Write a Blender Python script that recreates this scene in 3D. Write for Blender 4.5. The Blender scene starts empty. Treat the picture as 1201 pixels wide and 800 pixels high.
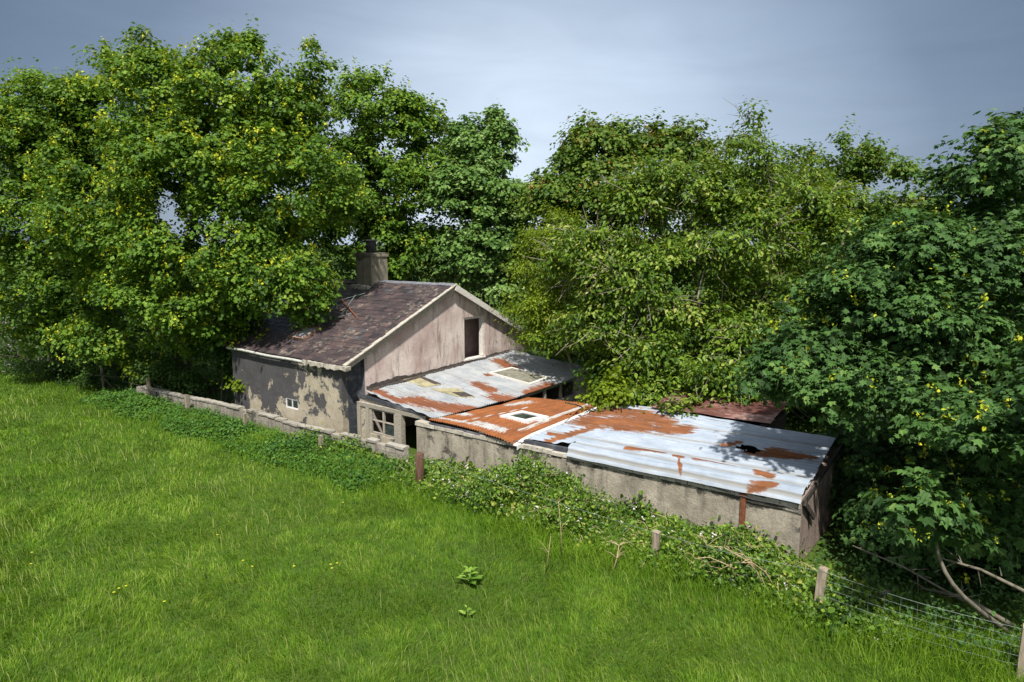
import bpy, math, random
import numpy as np
from mathutils import Vector

rng = np.random.default_rng(7)
random.seed(7)
scene = bpy.context.scene
COL = scene.collection
R = math.radians

# ------------------------------------------------------------------ frames
H, F, PITCH = 7.5, 800.0, R(8.18)
cp, sp = math.cos(PITCH), math.sin(PITCH)
C0 = (-6.30, 24.98)                      # front right corner of the cottage on the ground
SX, DX = (.7925, -.6099), (.6099, .7925)  # along the front wall / into the depth
ROTZ = math.atan2(SX[1], SX[0])


def at(u, v, Y):
    """world point on the sight line of a photo pixel, Y metres ahead"""
    x = (u - 600.5) / F
    y = (400 - v) / F
    r = (x, cp + y * sp, -sp + y * cp)
    t = Y / r[1]
    return np.array((r[0] * t, Y, H + r[2] * t))


def gp(u, v, z=0.0):
    x = (u - 600.5) / F
    y = (400 - v) / F
    r = (x, cp + y * sp, -sp + y * cp)
    t = (z - H) / r[2]
    return np.array((r[0] * t, r[1] * t, z))


def W(s, d, z=0.0):
    return np.array((C0[0] + s * SX[0] + d * DX[0], C0[1] + s * SX[1] + d * DX[1], z))


def loc(x, y):
    a, b = x - C0[0], y - C0[1]
    return a * SX[0] + b * SX[1], a * DX[0] + b * DX[1]


# ------------------------------------------------------------------ noise in numpy
def _hash(ix, iy, seed):
    n = (ix.astype(np.int64) * 374761393 + iy.astype(np.int64) * 668265263 + seed * 1442695041) & 0x7fffffff
    n = ((n ^ (n >> 13)) * 1274126177) & 0x7fffffff
    return ((n ^ (n >> 16)) & 0xffff) / 65535.0


def vnoise(x, y, seed=0):
    x = np.asarray(x, float); y = np.asarray(y, float)
    ix, iy = np.floor(x), np.floor(y)
    fx, fy = x - ix, y - iy
    fx = fx * fx * (3 - 2 * fx); fy = fy * fy * (3 - 2 * fy)
    a, b = _hash(ix, iy, seed), _hash(ix + 1, iy, seed)
    c, d = _hash(ix, iy + 1, seed), _hash(ix + 1, iy + 1, seed)
    return (a * (1 - fx) + b * fx) * (1 - fy) + (c * (1 - fx) + d * fx) * fy


def fbm(x, y, seed=0, octv=4):
    t, a, n = 0, 0, 1.0
    for o in range(octv):
        t = t + vnoise(x * 2 ** o, y * 2 ** o, seed + o) * n
        a += n; n *= .5
    return t / a


# ------------------------------------------------------------------ objects
def tag(o, label=None, cat=None, group=None, kind=None):
    if label: o['label'] = label
    if cat: o['category'] = cat
    if group: o['group'] = group
    if kind: o['kind'] = kind
    return o


def empty(name, p, rz=0.0):
    o = bpy.data.objects.new(name, None)
    o.empty_display_size = .3
    COL.objects.link(o)
    o.location = p
    o.rotation_euler = (0, 0, rz)
    return o


def link_mesh(name, me, mat, parent=None):
    for m in (mat if isinstance(mat, (list, tuple)) else [mat]):
        me.materials.append(m)
    o = bpy.data.objects.new(name, me)
    COL.objects.link(o)
    if parent is not None:
        o.parent = parent
    return o


class MB:
    """collects shapes and links them as one mesh"""
    def __init__(self, off=(0, 0, 0)):
        self.v, self.f, self.mi, self.t = [], [], [], []
        self.off = np.array(off, float)

    def add(self, vs, fs, mi=0, t=0.5):
        b = len(self.v)
        self.v.extend([tuple(map(float, p)) for p in vs])
        for k in fs:
            self.f.append([b + i for i in k]); self.mi.append(mi); self.t.append(t)

    def box(self, a0, a1, b0, b1, c0, c1, mi=0, t=.5, j=0.0):
        vs = [(x, y, z) for z in (c0, c1) for y in (b0, b1) for x in (a0, a1)]
        if j: vs = [tuple(q + random.uniform(-j, j) for q in p) for p in vs]
        self.add(vs, [(0, 2, 3, 1), (4, 5, 7, 6), (0, 1, 5, 4), (2, 6, 7, 3), (0, 4, 6, 2), (1, 3, 7, 5)], mi, t)

    def hexa(self, lo, hi, mi=0, t=.5):
        """four low corners, four high corners, both counter-clockwise"""
        self.add(list(lo) + list(hi), [(3, 2, 1, 0), (4, 5, 6, 7), (0, 1, 5, 4), (1, 2, 6, 5), (2, 3, 7, 6), (3, 0, 4, 7)], mi, t)

    def beam(self, p, q, w, h, up=(0, 0, 1), mi=0, t=.5):
        p, q, up = Vector(p), Vector(q), Vector(up)
        a = (q - p).normalized()
        s = a.cross(up).normalized() * (w / 2)
        n = s.cross(a).normalized() * (h / 2)
        self.hexa([p - s - n, p + s - n, q + s - n, q - s - n], [p - s + n, p + s + n, q + s + n, q - s + n], mi, t)

    def tube(self, pts, rad, n=6, mi=0, t=.5, cap=True):
        pts = [Vector(p) for p in pts]
        if not hasattr(rad, '__len__'): rad = [rad] * len(pts)
        rings = []
        ref = Vector((0, 0, 1))
        if abs((pts[-1] - pts[0]).normalized().z) > .9: ref = Vector((1, 0, 0))
        for i, p in enumerate(pts):
            a = (pts[min(i + 1, len(pts) - 1)] - pts[max(i - 1, 0)])
            if a.length < 1e-6: a = Vector((0, 0, 1))
            a.normalize()
            u = a.cross(ref)
            if u.length < 1e-3: u = a.orthogonal()
            u.normalize(); w = a.cross(u)
            rings.append([p + (u * math.cos(k * 2 * math.pi / n) + w * math.sin(k * 2 * math.pi / n)) * rad[i] for k in range(n)])
        vs = [p for r in rings for p in r]
        fs = []
        for i in range(len(pts) - 1):
            for k in range(n):
                k2 = (k + 1) % n
                fs.append((i * n + k, i * n + k2, (i + 1) * n + k2, (i + 1) * n + k))
        if cap:
            fs.append(tuple(range(n - 1, -1, -1)))
            fs.append(tuple((len(pts) - 1) * n + k for k in range(n)))
        self.add(vs, fs, mi, t)

    def build(self, name, mat, parent=None, smooth=False):
        me = bpy.data.meshes.new(name)
        me.from_pydata([tuple(np.array(p) - self.off) for p in self.v], [], self.f)
        if isinstance(mat, (list, tuple)):
            me.polygons.foreach_set('material_index', self.mi)
        at_ = me.attributes.new('tint', 'FLOAT', 'FACE')
        at_.data.foreach_set('value', np.array(self.t, np.float32))
        if smooth: me.polygons.foreach_set('use_smooth', [True] * len(me.polygons))
        me.update()
        return link_mesh(name, me, mat, parent)


def np_mesh(name, V, faces, tints, mat, parent=None, mi=None, smooth=False):
    """faces: list of (n_faces, k) index arrays; tints one array per list entry"""
    me = bpy.data.meshes.new(name)
    me.vertices.add(len(V)); me.vertices.foreach_set('co', V.astype(np.float32).ravel())
    nl = sum(f.size for f in faces); npoly = sum(len(f) for f in faces)
    me.loops.add(nl); me.polygons.add(npoly)
    me.loops.foreach_set('vertex_index', np.concatenate([f.ravel() for f in faces]).astype(np.int32))
    tot = np.concatenate([np.full(len(f), f.shape[1], np.int32) for f in faces])
    st = np.concatenate([[0], np.cumsum(tot)[:-1]]).astype(np.int32)
    me.polygons.foreach_set('loop_start', st)
    me.polygons.foreach_set('use_smooth', np.full(npoly, smooth))
    if mi is not None:
        me.polygons.foreach_set('material_index', np.concatenate(mi).astype(np.int32))
    a = me.attributes.new('tint', 'FLOAT', 'FACE')
    a.data.foreach_set('value', np.concatenate(tints).astype(np.float32))
    me.update(calc_edges=True)
    return link_mesh(name, me, mat, parent)


# ------------------------------------------------------------------ node helper
class NB:
    def __init__(self, name):
        self.m = bpy.data.materials.new(name)
        self.m.use_nodes = True
        self.t = self.m.node_tree
        self.t.nodes.clear()
        self.out = self.t.nodes.new('ShaderNodeOutputMaterial')
        self._c = None

    def n(self, typ, **kw):
        nd = self.t.nodes.new(typ)
        for k, v in kw.items(): setattr(nd, k, v)
        return nd

    def put(self, sock, v):
        if hasattr(v, 'is_linked') or isinstance(v, bpy.types.NodeSocket): self.t.links.new(v, sock)
        elif isinstance(v, (tuple, list)) and len(v) == 3 and sock.type == 'RGBA': sock.default_value = (*v, 1)
        else: sock.default_value = v

    def co(self, sc=(1, 1, 1)):
        if self._c is None: self._c = self.n('ShaderNodeTexCoord').outputs['Object']
        mp = self.n('ShaderNodeMapping'); mp.inputs['Scale'].default_value = sc
        self.put(mp.inputs['Vector'], self._c)
        return mp.outputs[0]

    def noise(self, scale, detail=4, rough=.6, sc=(1, 1, 1), dist=0.0, off=0):
        nd = self.n('ShaderNodeTexNoise')
        v = self.co(sc)
        if off:
            v.node.inputs['Location'].default_value = (off, off * 1.7, off * .6)
        self.put(nd.inputs['Vector'], v)
        nd.inputs['Scale'].default_value = scale; nd.inputs['Detail'].default_value = detail
        nd.inputs['Roughness'].default_value = rough; nd.inputs['Distortion'].default_value = dist
        return nd.outputs['Fac']

    def attr(self, name='tint'):
        return self.n('ShaderNodeAttribute', attribute_name=name).outputs['Fac']

    def ramp(self, f, stops, interp='LINEAR'):
        nd = self.n('ShaderNodeValToRGB'); cr = nd.color_ramp; cr.interpolation = interp
        while len(cr.elements) < len(stops): cr.elements.new(.5)
        for e, (p, c) in zip(cr.elements, stops):
            e.position = p
            e.color = (*c, 1) if isinstance(c, tuple) else (c, c, c, 1)
        self.put(nd.inputs['Fac'], f)
        return nd.outputs['Color']

    def mix(self, f, a, b, mode='MIX'):
        nd = self.n('ShaderNodeMix', data_type='RGBA', blend_type=mode)
        nd.clamp_factor = True
        self.put(nd.inputs['Factor'], f); self.put(nd.inputs['A'] if False else nd.inputs[6], a); self.put(nd.inputs[7], b)
        return nd.outputs[2]

    def math(self, op, a, b=0.0, c=0.0):
        nd = self.n('ShaderNodeMath', operation=op)
        self.put(nd.inputs[0], a); self.put(nd.inputs[1], b); self.put(nd.inputs[2], c)
        return nd.outputs[0]

    def sep(self):
        nd = self.n('ShaderNodeSeparateXYZ'); self.put(nd.inputs[0], self.co()); return nd.outputs

    def bump(self, h, strength=.4, dist=.02):
        nd = self.n('ShaderNodeBump'); nd.inputs['Strength'].default_value = strength
        nd.inputs['Distance'].default_value = dist; self.put(nd.inputs['Height'], h)
        return nd.outputs[0]

    def pbr(self, col, rough=.8, metal=0.0, normal=None, spec=.4):
        b = self.n('ShaderNodeBsdfPrincipled')
        self.put(b.inputs['Base Color'], col); self.put(b.inputs['Roughness'], rough)
        self.put(b.inputs['Metallic'], metal); b.inputs['Specular IOR Level'].default_value = spec
        if normal is not None: self.put(b.inputs['Normal'], normal)
        return b.outputs[0]

    def done(self, sh):
        self.t.links.new(sh, self.out.inputs['Surface']); return self.m


def simple(name, c1, c2, scale=6, rough=.8, bump=.3, sc=(1, 1, 1), spec=.3):
    b = NB(name)
    f = b.noise(scale, 6, .65, sc)
    return b.done(b.pbr(b.ramp(f, [(.3, c1), (.7, c2)]), rough, 0, b.bump(f, bump), spec))


def leaf_mat(name, stops, trans=.3, back=None, rough=.42, tcol=None, spec=.35):
    b = NB(name)
    t = b.attr()
    big = b.noise(.35, 2, .5)
    f = b.math('ADD', b.math('MULTIPLY', t, .85), b.math('MULTIPLY', b.math('SUBTRACT', big, .35), .3))
    col = b.ramp(f, stops)
    if back is not None:
        g = b.n('ShaderNodeNewGeometry')
        col = b.mix(b.math('MULTIPLY', g.outputs['Backfacing'], .75), col, back)
    d = b.pbr(col, rough, 0, None, spec)
    tr = b.n('ShaderNodeBsdfTranslucent')
    b.put(tr.inputs['Color'], b.mix(.6, col, tcol or (.16, .26, .02)))
    mx = b.n('ShaderNodeMixShader'); mx.inputs[0].default_value = trans
    b.t.links.new(d, mx.inputs[1]); b.t.links.new(tr.outputs[0], mx.inputs[2])
    return b.done(mx.outputs[0])


# ------------------------------------------------------------------ materials
M = {}
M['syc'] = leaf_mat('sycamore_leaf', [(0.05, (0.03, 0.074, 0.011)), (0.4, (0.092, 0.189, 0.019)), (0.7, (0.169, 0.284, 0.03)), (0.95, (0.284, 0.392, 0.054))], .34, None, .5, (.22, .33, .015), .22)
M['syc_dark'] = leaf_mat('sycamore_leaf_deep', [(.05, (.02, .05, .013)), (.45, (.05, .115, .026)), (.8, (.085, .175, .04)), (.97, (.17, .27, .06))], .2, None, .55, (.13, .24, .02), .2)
M['syc_pale'] = leaf_mat('sycamore_leaf_pale', [(.05, (.045, .11, .02)), (.4, (.12, .23, .045)), (.7, (.2, .33, .09)), (.95, (.42, .54, .24))], .32, (.21, .29, .15), .5, (.2, .3, .03), .22)
M['cherry'] = leaf_mat('cherry_leaf', [(.05, (.035, .08, .008)), (.35, (.09, .175, .014)), (.65, (.17, .27, .025)), (.87, (.29, .37, .07)), (1, (.42, .36, .13))], .36, None, .45, (.27, .33, .015), .3)
M['lime'] = leaf_mat('lime_leaf', [(0.1, (0.066, 0.11, 0.007)), (0.5, (0.165, 0.242, 0.013)), (0.9, (0.275, 0.352, 0.022))], .38, None, .5, (.28, .36, .012), .22)
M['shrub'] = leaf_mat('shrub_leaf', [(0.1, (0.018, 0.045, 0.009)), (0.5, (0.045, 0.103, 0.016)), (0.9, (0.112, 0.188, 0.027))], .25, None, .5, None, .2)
M['rust_leaf'] = leaf_mat('samara_leaf', [(0.05, (0.039, 0.091, 0.013)), (0.5, (0.111, 0.195, 0.026)), (0.8, (0.195, 0.247, 0.039)), (0.95, (0.312, 0.195, 0.052))], .32, None, .5, (.2, .28, .02), .22)
M['bramble'] = leaf_mat('bramble_leaf', [(.05, (.016, .045, .007)), (.35, (.06, .13, .015)), (.65, (.14, .25, .025)), (.88, (.28, .35, .05)), (1, (.4, .3, .1))], .28, None, .45, (.2, .3, .02), .3)
M['nettle'] = leaf_mat('nettle_leaf', [(0.05, (0.022, 0.069, 0.013)), (0.5, (0.062, 0.156, 0.02)), (0.95, (0.15, 0.275, 0.031))], .25, None, .5, None, .2)
M['dock'] = leaf_mat('dock_leaf', [(0.1, (0.104, 0.221, 0.026)), (0.9, (0.26, 0.39, 0.065))], .3, None, .5, None, .2)
M['grass'] = leaf_mat('grass_blade', [(.02, (.028, .07, .005)), (.3, (.085, .185, .009)), (.55, (.16, .285, .017)), (.75, (.26, .365, .05)), (.9, (.42, .43, .17)), (1, (.52, .47, .3))], .32, None, .55, (.2, .33, .012), .2)
M['yellow'] = leaf_mat('yellow_bloom', [(.1, (.30, .38, .02)), (.6, (.50, .55, .035)), (1, (.70, .66, .06))], .35, None, .6, (.6, .58, .04), .2)
M['samara'] = leaf_mat('red_samara', [(.1, (.42, .28, .06)), (1, (.5, .26, .07))], .3, None, .6, (.5, .3, .05), .2)
M['white_bloom'] = leaf_mat('white_bloom', [(.1, (.5, .44, .43)), (1, (.74, .7, .66))], .2, None, .6, (.7, .7, .65), .2)
M['bark'] = simple('bark_grey', (.07, .06, .045), (.2, .18, .14), 9, .9, .6, (1, 1, .3))
M['bark_pale'] = simple('bark_pale', (.16, .13, .1), (.36, .32, .26), 9, .85, .4, (1, 1, .4))
M['stalk'] = simple('dead_stalk', (.26, .17, .09), (.5, .4, .26), 12, .9, .2)
M['wire'] = simple('fence_wire', (.12, .16, .15), (.26, .32, .30), 4, .55, 0, spec=.5)
M['post'] = simple('weathered_post', (.15, .115, .08), (.38, .32, .25), 7, .9, .7, (3, 3, .35))
M['post_dark'] = simple('creosoted_post', (.045, .025, .016), (.16, .085, .055), 8, .8, .6, (2.5, 2.5, .3))
M['timber'] = simple('grey_timber', (.17, .15, .12), (.42, .38, .32), 7, .9, .5, (1, 1, 6))
M['timber_pale'] = simple('flaking_white_paint', (.42, .39, .34), (.76, .74, .71), 10, .8, .4, (1, 1, 3))
M['white'] = simple('white_frame', (.5, .5, .49), (.78, .78, .77), 8, .6, .15)
M['black'] = simple('black_pot', (.018, .019, .023), (.05, .052, .06), 6, .6, .2, spec=.5)
M['bitumen'] = simple('bitumen_flashing', (.02, .018, .017), (.09, .075, .065), 9, .9, .8)
M['iron'] = simple('rusty_iron', (.09, .03, .015), (.24, .085, .04), 9, .9, .4)
M['dim'] = simple('room_plaster', (.26, .19, .17), (.42, .33, .3), 3, .95, .2)
M['dark_room'] = simple('dark_boards', (.03, .025, .022), (.08, .065, .055), 4, .95, .2)


def m_ground():
    b = NB('soil_and_turf')
    f = b.noise(.22, 5, .6); g = b.noise(3.0, 5, .7)
    c = b.mix(f, (.035, .075, .010), (.075, .135, .018))
    c = b.mix(b.ramp(g, [(.4, 0.0), (.75, .8)]), c, (.05, .06, .018))
    return b.done(b.pbr(c, .95, 0, b.bump(g, .6, .05), .1))
M['ground'] = m_ground()


def m_cement(name, base, light, dark, stain=.5, seed=1.0, top=None):
    """old cement render: mottled, sooty patches, fine grain"""
    b = NB(name)
    a = b.noise(1.3, 8, .62, off=seed); g = b.noise(14, 6, .7, off=seed + 2)
    s = b.noise(.9, 9, .68, (1, 1, 1.3), .4, seed + 5)
    v = b.noise(3.2, 6, .6, (1.6, 1.6, .22), .2, seed + 9)
    c = b.mix(b.ramp(a, [(.35, 0.0), (.68, 1.0)]), base, light)
    c = b.mix(b.math('MULTIPLY', b.ramp(g, [(.35, 0.0), (.7, 1.0)]), .45), c, tuple(x * .55 for x in base))
    c = b.mix(b.math('MULTIPLY', b.ramp(v, [(.5, 0.0), (.7, 1.0)]), .45), c, dark)
    c = b.mix(b.ramp(s, [(stain, 0.0), (stain + .06, .85)]), c, dark)
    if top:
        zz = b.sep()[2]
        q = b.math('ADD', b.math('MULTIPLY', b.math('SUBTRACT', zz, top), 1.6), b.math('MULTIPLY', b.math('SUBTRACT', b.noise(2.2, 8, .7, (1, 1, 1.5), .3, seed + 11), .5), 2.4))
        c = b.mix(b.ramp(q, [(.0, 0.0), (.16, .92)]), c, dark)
    return b.done(b.pbr(c, .95, 0, b.bump(b.math('ADD', g, b.math('MULTIPLY', s, .6)), .7, .03), .2))
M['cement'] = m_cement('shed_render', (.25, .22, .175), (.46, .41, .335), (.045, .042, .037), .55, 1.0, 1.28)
M['cement_top'] = m_cement('pale_mortar', (.38, .345, .29), (.56, .52, .45), (.08, .07, .06), .58, 3.0)
M['concrete'] = m_cement('chimney_render', (.19, .17, .13), (.36, .32, .24), (.09, .08, .06), .6, 4.0)
M['block'] = m_cement('block_wall', (.22, .195, .16), (.44, .40, .34), (.06, .055, .045), .55, 6.0)
M['coping'] = m_cement('wall_coping', (.27, .25, .21), (.44, .415, .365), (.08, .08, .06), .6, 7.0)
M['endwall'] = m_cement('brown_render', (.25, .19, .16), (.37, .30, .26), (.05, .04, .035), .62, 8.0)


def m_tar():
    """tan render with black bituminous paint flaking off"""
    b = NB('flaking_tar_render')
    x = b.sep()
    s = b.noise(.75, 9, .66, (1, 1, 1), .5, 3.0); g = b.noise(16, 5, .7); p = b.noise(2.6, 8, .7, off=6.0)
    tan = b.mix(b.ramp(p, [(.35, 0.0), (.65, 1.0)]), (.30, .26, .19), (.47, .415, .325))
    drk = b.mix(p, (.022, .022, .026), (.085, .085, .095))
    # more tar towards the eaves, the right edge and the left end, tree shade painted in
    e = b.math('ADD', s, b.math('MULTIPLY', b.math('SUBTRACT', x[2], 1.5), .075))
    l = b.math('MULTIPLY', b.ramp(b.math('MULTIPLY', x[0], -.14), [(.38, 0.0), (.54, 1.0)]), .11)
    e = b.math('ADD', e, l)
    e = b.math('ADD', e, b.math('MULTIPLY', b.math('SUBTRACT', p, .5), .55))
    c = b.mix(b.ramp(e, [(.492, 0.0), (.54, .95)]), tan, drk)
    return b.done(b.pbr(c, .9, 0, b.bump(b.math('ADD', g, e), .6, .03), .2))
M['tar'] = m_tar()


def m_slateblue():
    b = NB('blue_black_paint')
    s = b.noise(1.5, 8, .65, off=2.0); g = b.noise(16, 5, .7)
    c = b.mix(b.ramp(s, [(.45, 0.0), (.7, 1.0)]), (.045, .05, .062), (.17, .17, .18))
    return b.done(b.pbr(c, .85, 0, b.bump(g, .4), .25))
M['blueblack'] = m_slateblue()


def m_pink():
    b = NB('faded_pink_limewash')
    v = b.noise(2.4, 8, .68, (1.5, 1.5, .3), .3, 1.0); a = b.noise(.8, 6, .6, off=4.0); g = b.noise(22, 5, .75, (1, 1, .5))
    c = b.mix(b.ramp(a, [(.38, 0.0), (.64, 1.0)]), (.46, .35, .32), (.68, .60, .555))
    c = b.mix(b.math('MULTIPLY', b.ramp(v, [(.5, 0.0), (.66, 1.0)]), .9), c, (.24, .195, .175))
    c = b.mix(b.math('MULTIPLY', b.ramp(g, [(.45, 0.0), (.7, 1.0)]), .45), c, (.27, .2, .18))
    return b.done(b.pbr(c, .95, 0, b.bump(b.math('ADD', g, v), .5, .02), .15))
M['pink'] = m_pink()


def m_slate():
    b = NB('purple_slate')
    t = b.attr(); g = b.noise(9, 6, .7); l = b.noise(1.1, 7, .7, off=3.0); lm = b.noise(5, 6, .7, off=8.0)
    c = b.ramp(t, [(0, (.022, .02, .024)), (.35, (.055, .04, .043)), (.58, (.10, .066, .064)), (.68, (.06, .06, .07)), (.85, (.10, .095, .105)), (1, (.26, .24, .23))])
    c = b.mix(b.math('MULTIPLY', b.ramp(g, [(.4, 0.0), (.7, 1.0)]), .6), c, (.025, .021, .022))
    c = b.mix(b.math('MULTIPLY', b.ramp(l, [(.48, 0.0), (.62, 1.0)]), b.ramp(lm, [(.5, 0.0), (.62, .85)])), c, (.3, .26, .2))
    return b.done(b.pbr(c, .55, 0, b.bump(g, .4, .01), .5))
M['slate'] = m_slate()


def m_sheet(name, paint, paint2, rustA, rustB, fine=.6, ax=(.45, 1.7, 1)):
    """painted corrugated iron: the tint attribute says where paint has gone to rust"""
    b = NB(name)
    r = b.attr('rust'); n = b.noise(4.5, 10, .78, ax); n2 = b.noise(1.6, 6, .65, off=2.0); g = b.noise(28, 4, .7)
    e = b.math('ADD', r, b.math('MULTIPLY', b.math('SUBTRACT', n, .5), fine * 2))
    mk = b.ramp(e, [(.46, 0.0), (.57, 1.0)])
    st = b.noise(3.0, 6, .7, tuple(.25 if a < 1 else (6 if a > 1 else 1) for a in ax), off=7.0)
    pc = b.mix(b.ramp(n2, [(.35, 0.0), (.65, 1.0)]), paint, paint2)
    pc = b.mix(b.math('MULTIPLY', b.ramp(st, [(.5, 0.0), (.68, 1.0)]), .55), pc, tuple(x * .5 for x in paint))
    dirt_shade = b.attr('dirt_shade')  # dirt plus the shade painted into valleys and laps
    pc = b.mix(b.math('MULTIPLY', b.ramp(b.math('ADD', dirt_shade, b.math('MULTIPLY', b.math('SUBTRACT', n, .5), .7)), [(.45, 0.0), (.75, 1.0)]), .7), pc, (.22, .2, .165))
    rc = b.mix(b.ramp(n2, [(.35, 0.0), (.7, 1.0)]), rustA, rustB)
    rc = b.mix(b.math('MULTIPLY', b.ramp(n, [(.4, 0.0), (.7, 1.0)]), .65), rc, tuple(x * .45 for x in rustA))
    rc = b.mix(b.math('MULTIPLY', b.ramp(dirt_shade, [(.35, 0.0), (.7, 1.0)]), .45), rc, tuple(x * .35 for x in rustA))  # valley shade painted over the rust as well
    rc = b.mix(b.math('MULTIPLY', b.ramp(st, [(.45, 0.0), (.62, 1.0)]), .7), rc, tuple(x * .38 + .01 for x in rustA))
    edge = b.ramp(e, [(.44, 0.0), (.5, .7), (.56, 0.0)])
    pc = b.mix(edge, pc, tuple(x * .6 + .06 for x in rustA))
    c = b.mix(mk, pc, rc)
    return b.done(b.pbr(c, b.mix(mk, (.42,) * 3, (.9,) * 3), 0, b.bump(b.math('ADD', g, mk), .25, .006), .4))
M['sheet_blue'] = m_sheet('pale_blue_sheet', (.265, .315, .385), (.36, .405, .46), (.27, .098, .03), (.14, .055, .03))
M['sheet_orange'] = m_sheet('orange_rust_sheet', (.36, .365, .37), (.46, .455, .44), (.35, .12, .032), (.19, .066, .028), .6, (1.7, .45, 1))
M['sheet_grey'] = m_sheet('silver_grey_sheet', (.24, .265, .29), (.36, .37, .375), (.24, .08, .03), (.17, .065, .035), .75)
M['sheet_red'] = m_sheet('red_oxide_sheet', (.20, .085, .065), (.3, .2, .17), (.15, .05, .035), (.085, .04, .032))


def m_glass():
    b = NB('dark_glass')
    f = b.noise(5, 4, .6)
    return b.done(b.pbr(b.ramp(f, [(.3, (.018, .022, .022)), (.7, (.06, .075, .07))]), .12, 0, None, .6))
M['glass'] = m_glass()


def m_fibre():
    b = NB('mossy_fibreglass')
    f = b.noise(2.5, 8, .7); g = b.noise(12, 5, .7)
    c = b.ramp(f, [(.3, (.07, .065, .045)), (.5, (.3, .27, .16)), (.7, (.42, .39, .27))])
    return b.done(b.pbr(c, .8, 0, b.bump(g, .4), .3))
M['fibre'] = m_fibre()
M['moss_pane'] = simple('mossy_pane', (.10, .10, .075), (.26, .25, .2), 4, .7, .3)

# ------------------------------------------------------------------ leaves
SHAPES = {
    'simple': (np.array([(0, 0, 0), (.30, .22, .07), (.30, .62, .05), (0, 1, -.12), (-.30, .62, .05), (-.30, .22, .07)]),
               [(0, 1, 2, 3), (0, 3, 4, 5)]),
    'wide': (np.array([(0, 0, 0), (.42, .18, .08), (.44, .62, .02), (0, 1, -.14), (-.44, .62, .02), (-.42, .18, .08)]),
             [(0, 1, 2, 3), (0, 3, 4, 5)]),
    'lobed': (np.array([(0, 0, 0), (.46, .10, .05), (.27, .36, .06), (.46, .72, -.03), (0, 1, -.14), (-.46, .72, -.03), (-.27, .36, .06), (-.46, .10, .05)]),
              [(0, 1, 2, 3, 4), (0, 4, 5, 6, 7)]),
    'lance': (np.array([(0, 0, 0), (.24, .30, .05), (.21, .64, .0), (0, 1, -.14), (-.21, .64, .0), (-.24, .30, .05)]),
              [(0, 1, 2, 3), (0, 3, 4, 5)]),
    'palm': (np.array([(0, 0, 0), (.2, -.06, .03), (.50, .12, .0), (.34, .34, .05), (.52, .68, -.05), (.20, .62, .03), (0, 1.02, -.12),
                       (-.20, .62, .03), (-.52, .68, -.05), (-.34, .34, .05), (-.50, .12, .0), (-.2, -.06, .03)]),
             [(0, 1, 2, 3, 4, 5, 6), (0, 6, 7, 8, 9, 10, 11)]),
}


def unit(a):
    return a / np.maximum(np.linalg.norm(a, axis=-1, keepdims=True), 1e-9)


def leaf_geo(P, N, T, size, shape):
    sh, fs = SHAPES[shape]
    N = unit(N); T = unit(T - N * (T * N).sum(1, keepdims=True)); B = np.cross(T, N)
    V = (P[:, None, :] + size[:, None, None] * (sh[None, :, 0, None] * B[:, None, :] + sh[None, :, 1, None] * T[:, None, :] + sh[None, :, 2, None] * N[:, None, :]))
    k = len(sh); n = len(P)
    base = (np.arange(n) * k)[:, None]
    F_ = np.concatenate([base + np.array(f)[None, :] for f in fs])
    return V.reshape(-1, 3), F_


def leaf_object(name, P, N, T, size, tint, shape, mat, parent, org):
    V, F_ = leaf_geo(P - np.array(org), N, T, size, shape)
    return np_mesh(name, V, [F_], [np.tile(tint, 2)], mat, parent)


def rdir(n):
    return unit(rng.normal(size=(n, 3)))


def clump_leaves(c, rc, n, size, out, droop=.35, upw=.8, st=np.array((1, 1, .72))):
    """leaves of one spray: a flattened dome round c"""
    D = rdir(n)
    D[:, 2] = np.abs(D[:, 2]) * np.where(rng.random(n) < .72, 1, -1)
    rad = rc * rng.random(n) ** .45
    oh = out * np.array((1, 1, .35)); uu = rng.random(n) - .45
    P = c + D * rad[:, None] * st + oh[None, :] * (uu * rc * 1.5)[:, None]
    P[:, 2] -= np.maximum(uu, 0) ** 2 * rc * .9
    N = unit(D * .55 + np.array((0, 0, upw)) + out * .35 + rng.normal(size=(n, 3)) * .42)
    T = D * np.array((1, 1, .3)) + rng.normal(size=(n, 3)) * .55 + out * .3
    T[:, 2] -= droop
    return P, N, T


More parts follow.
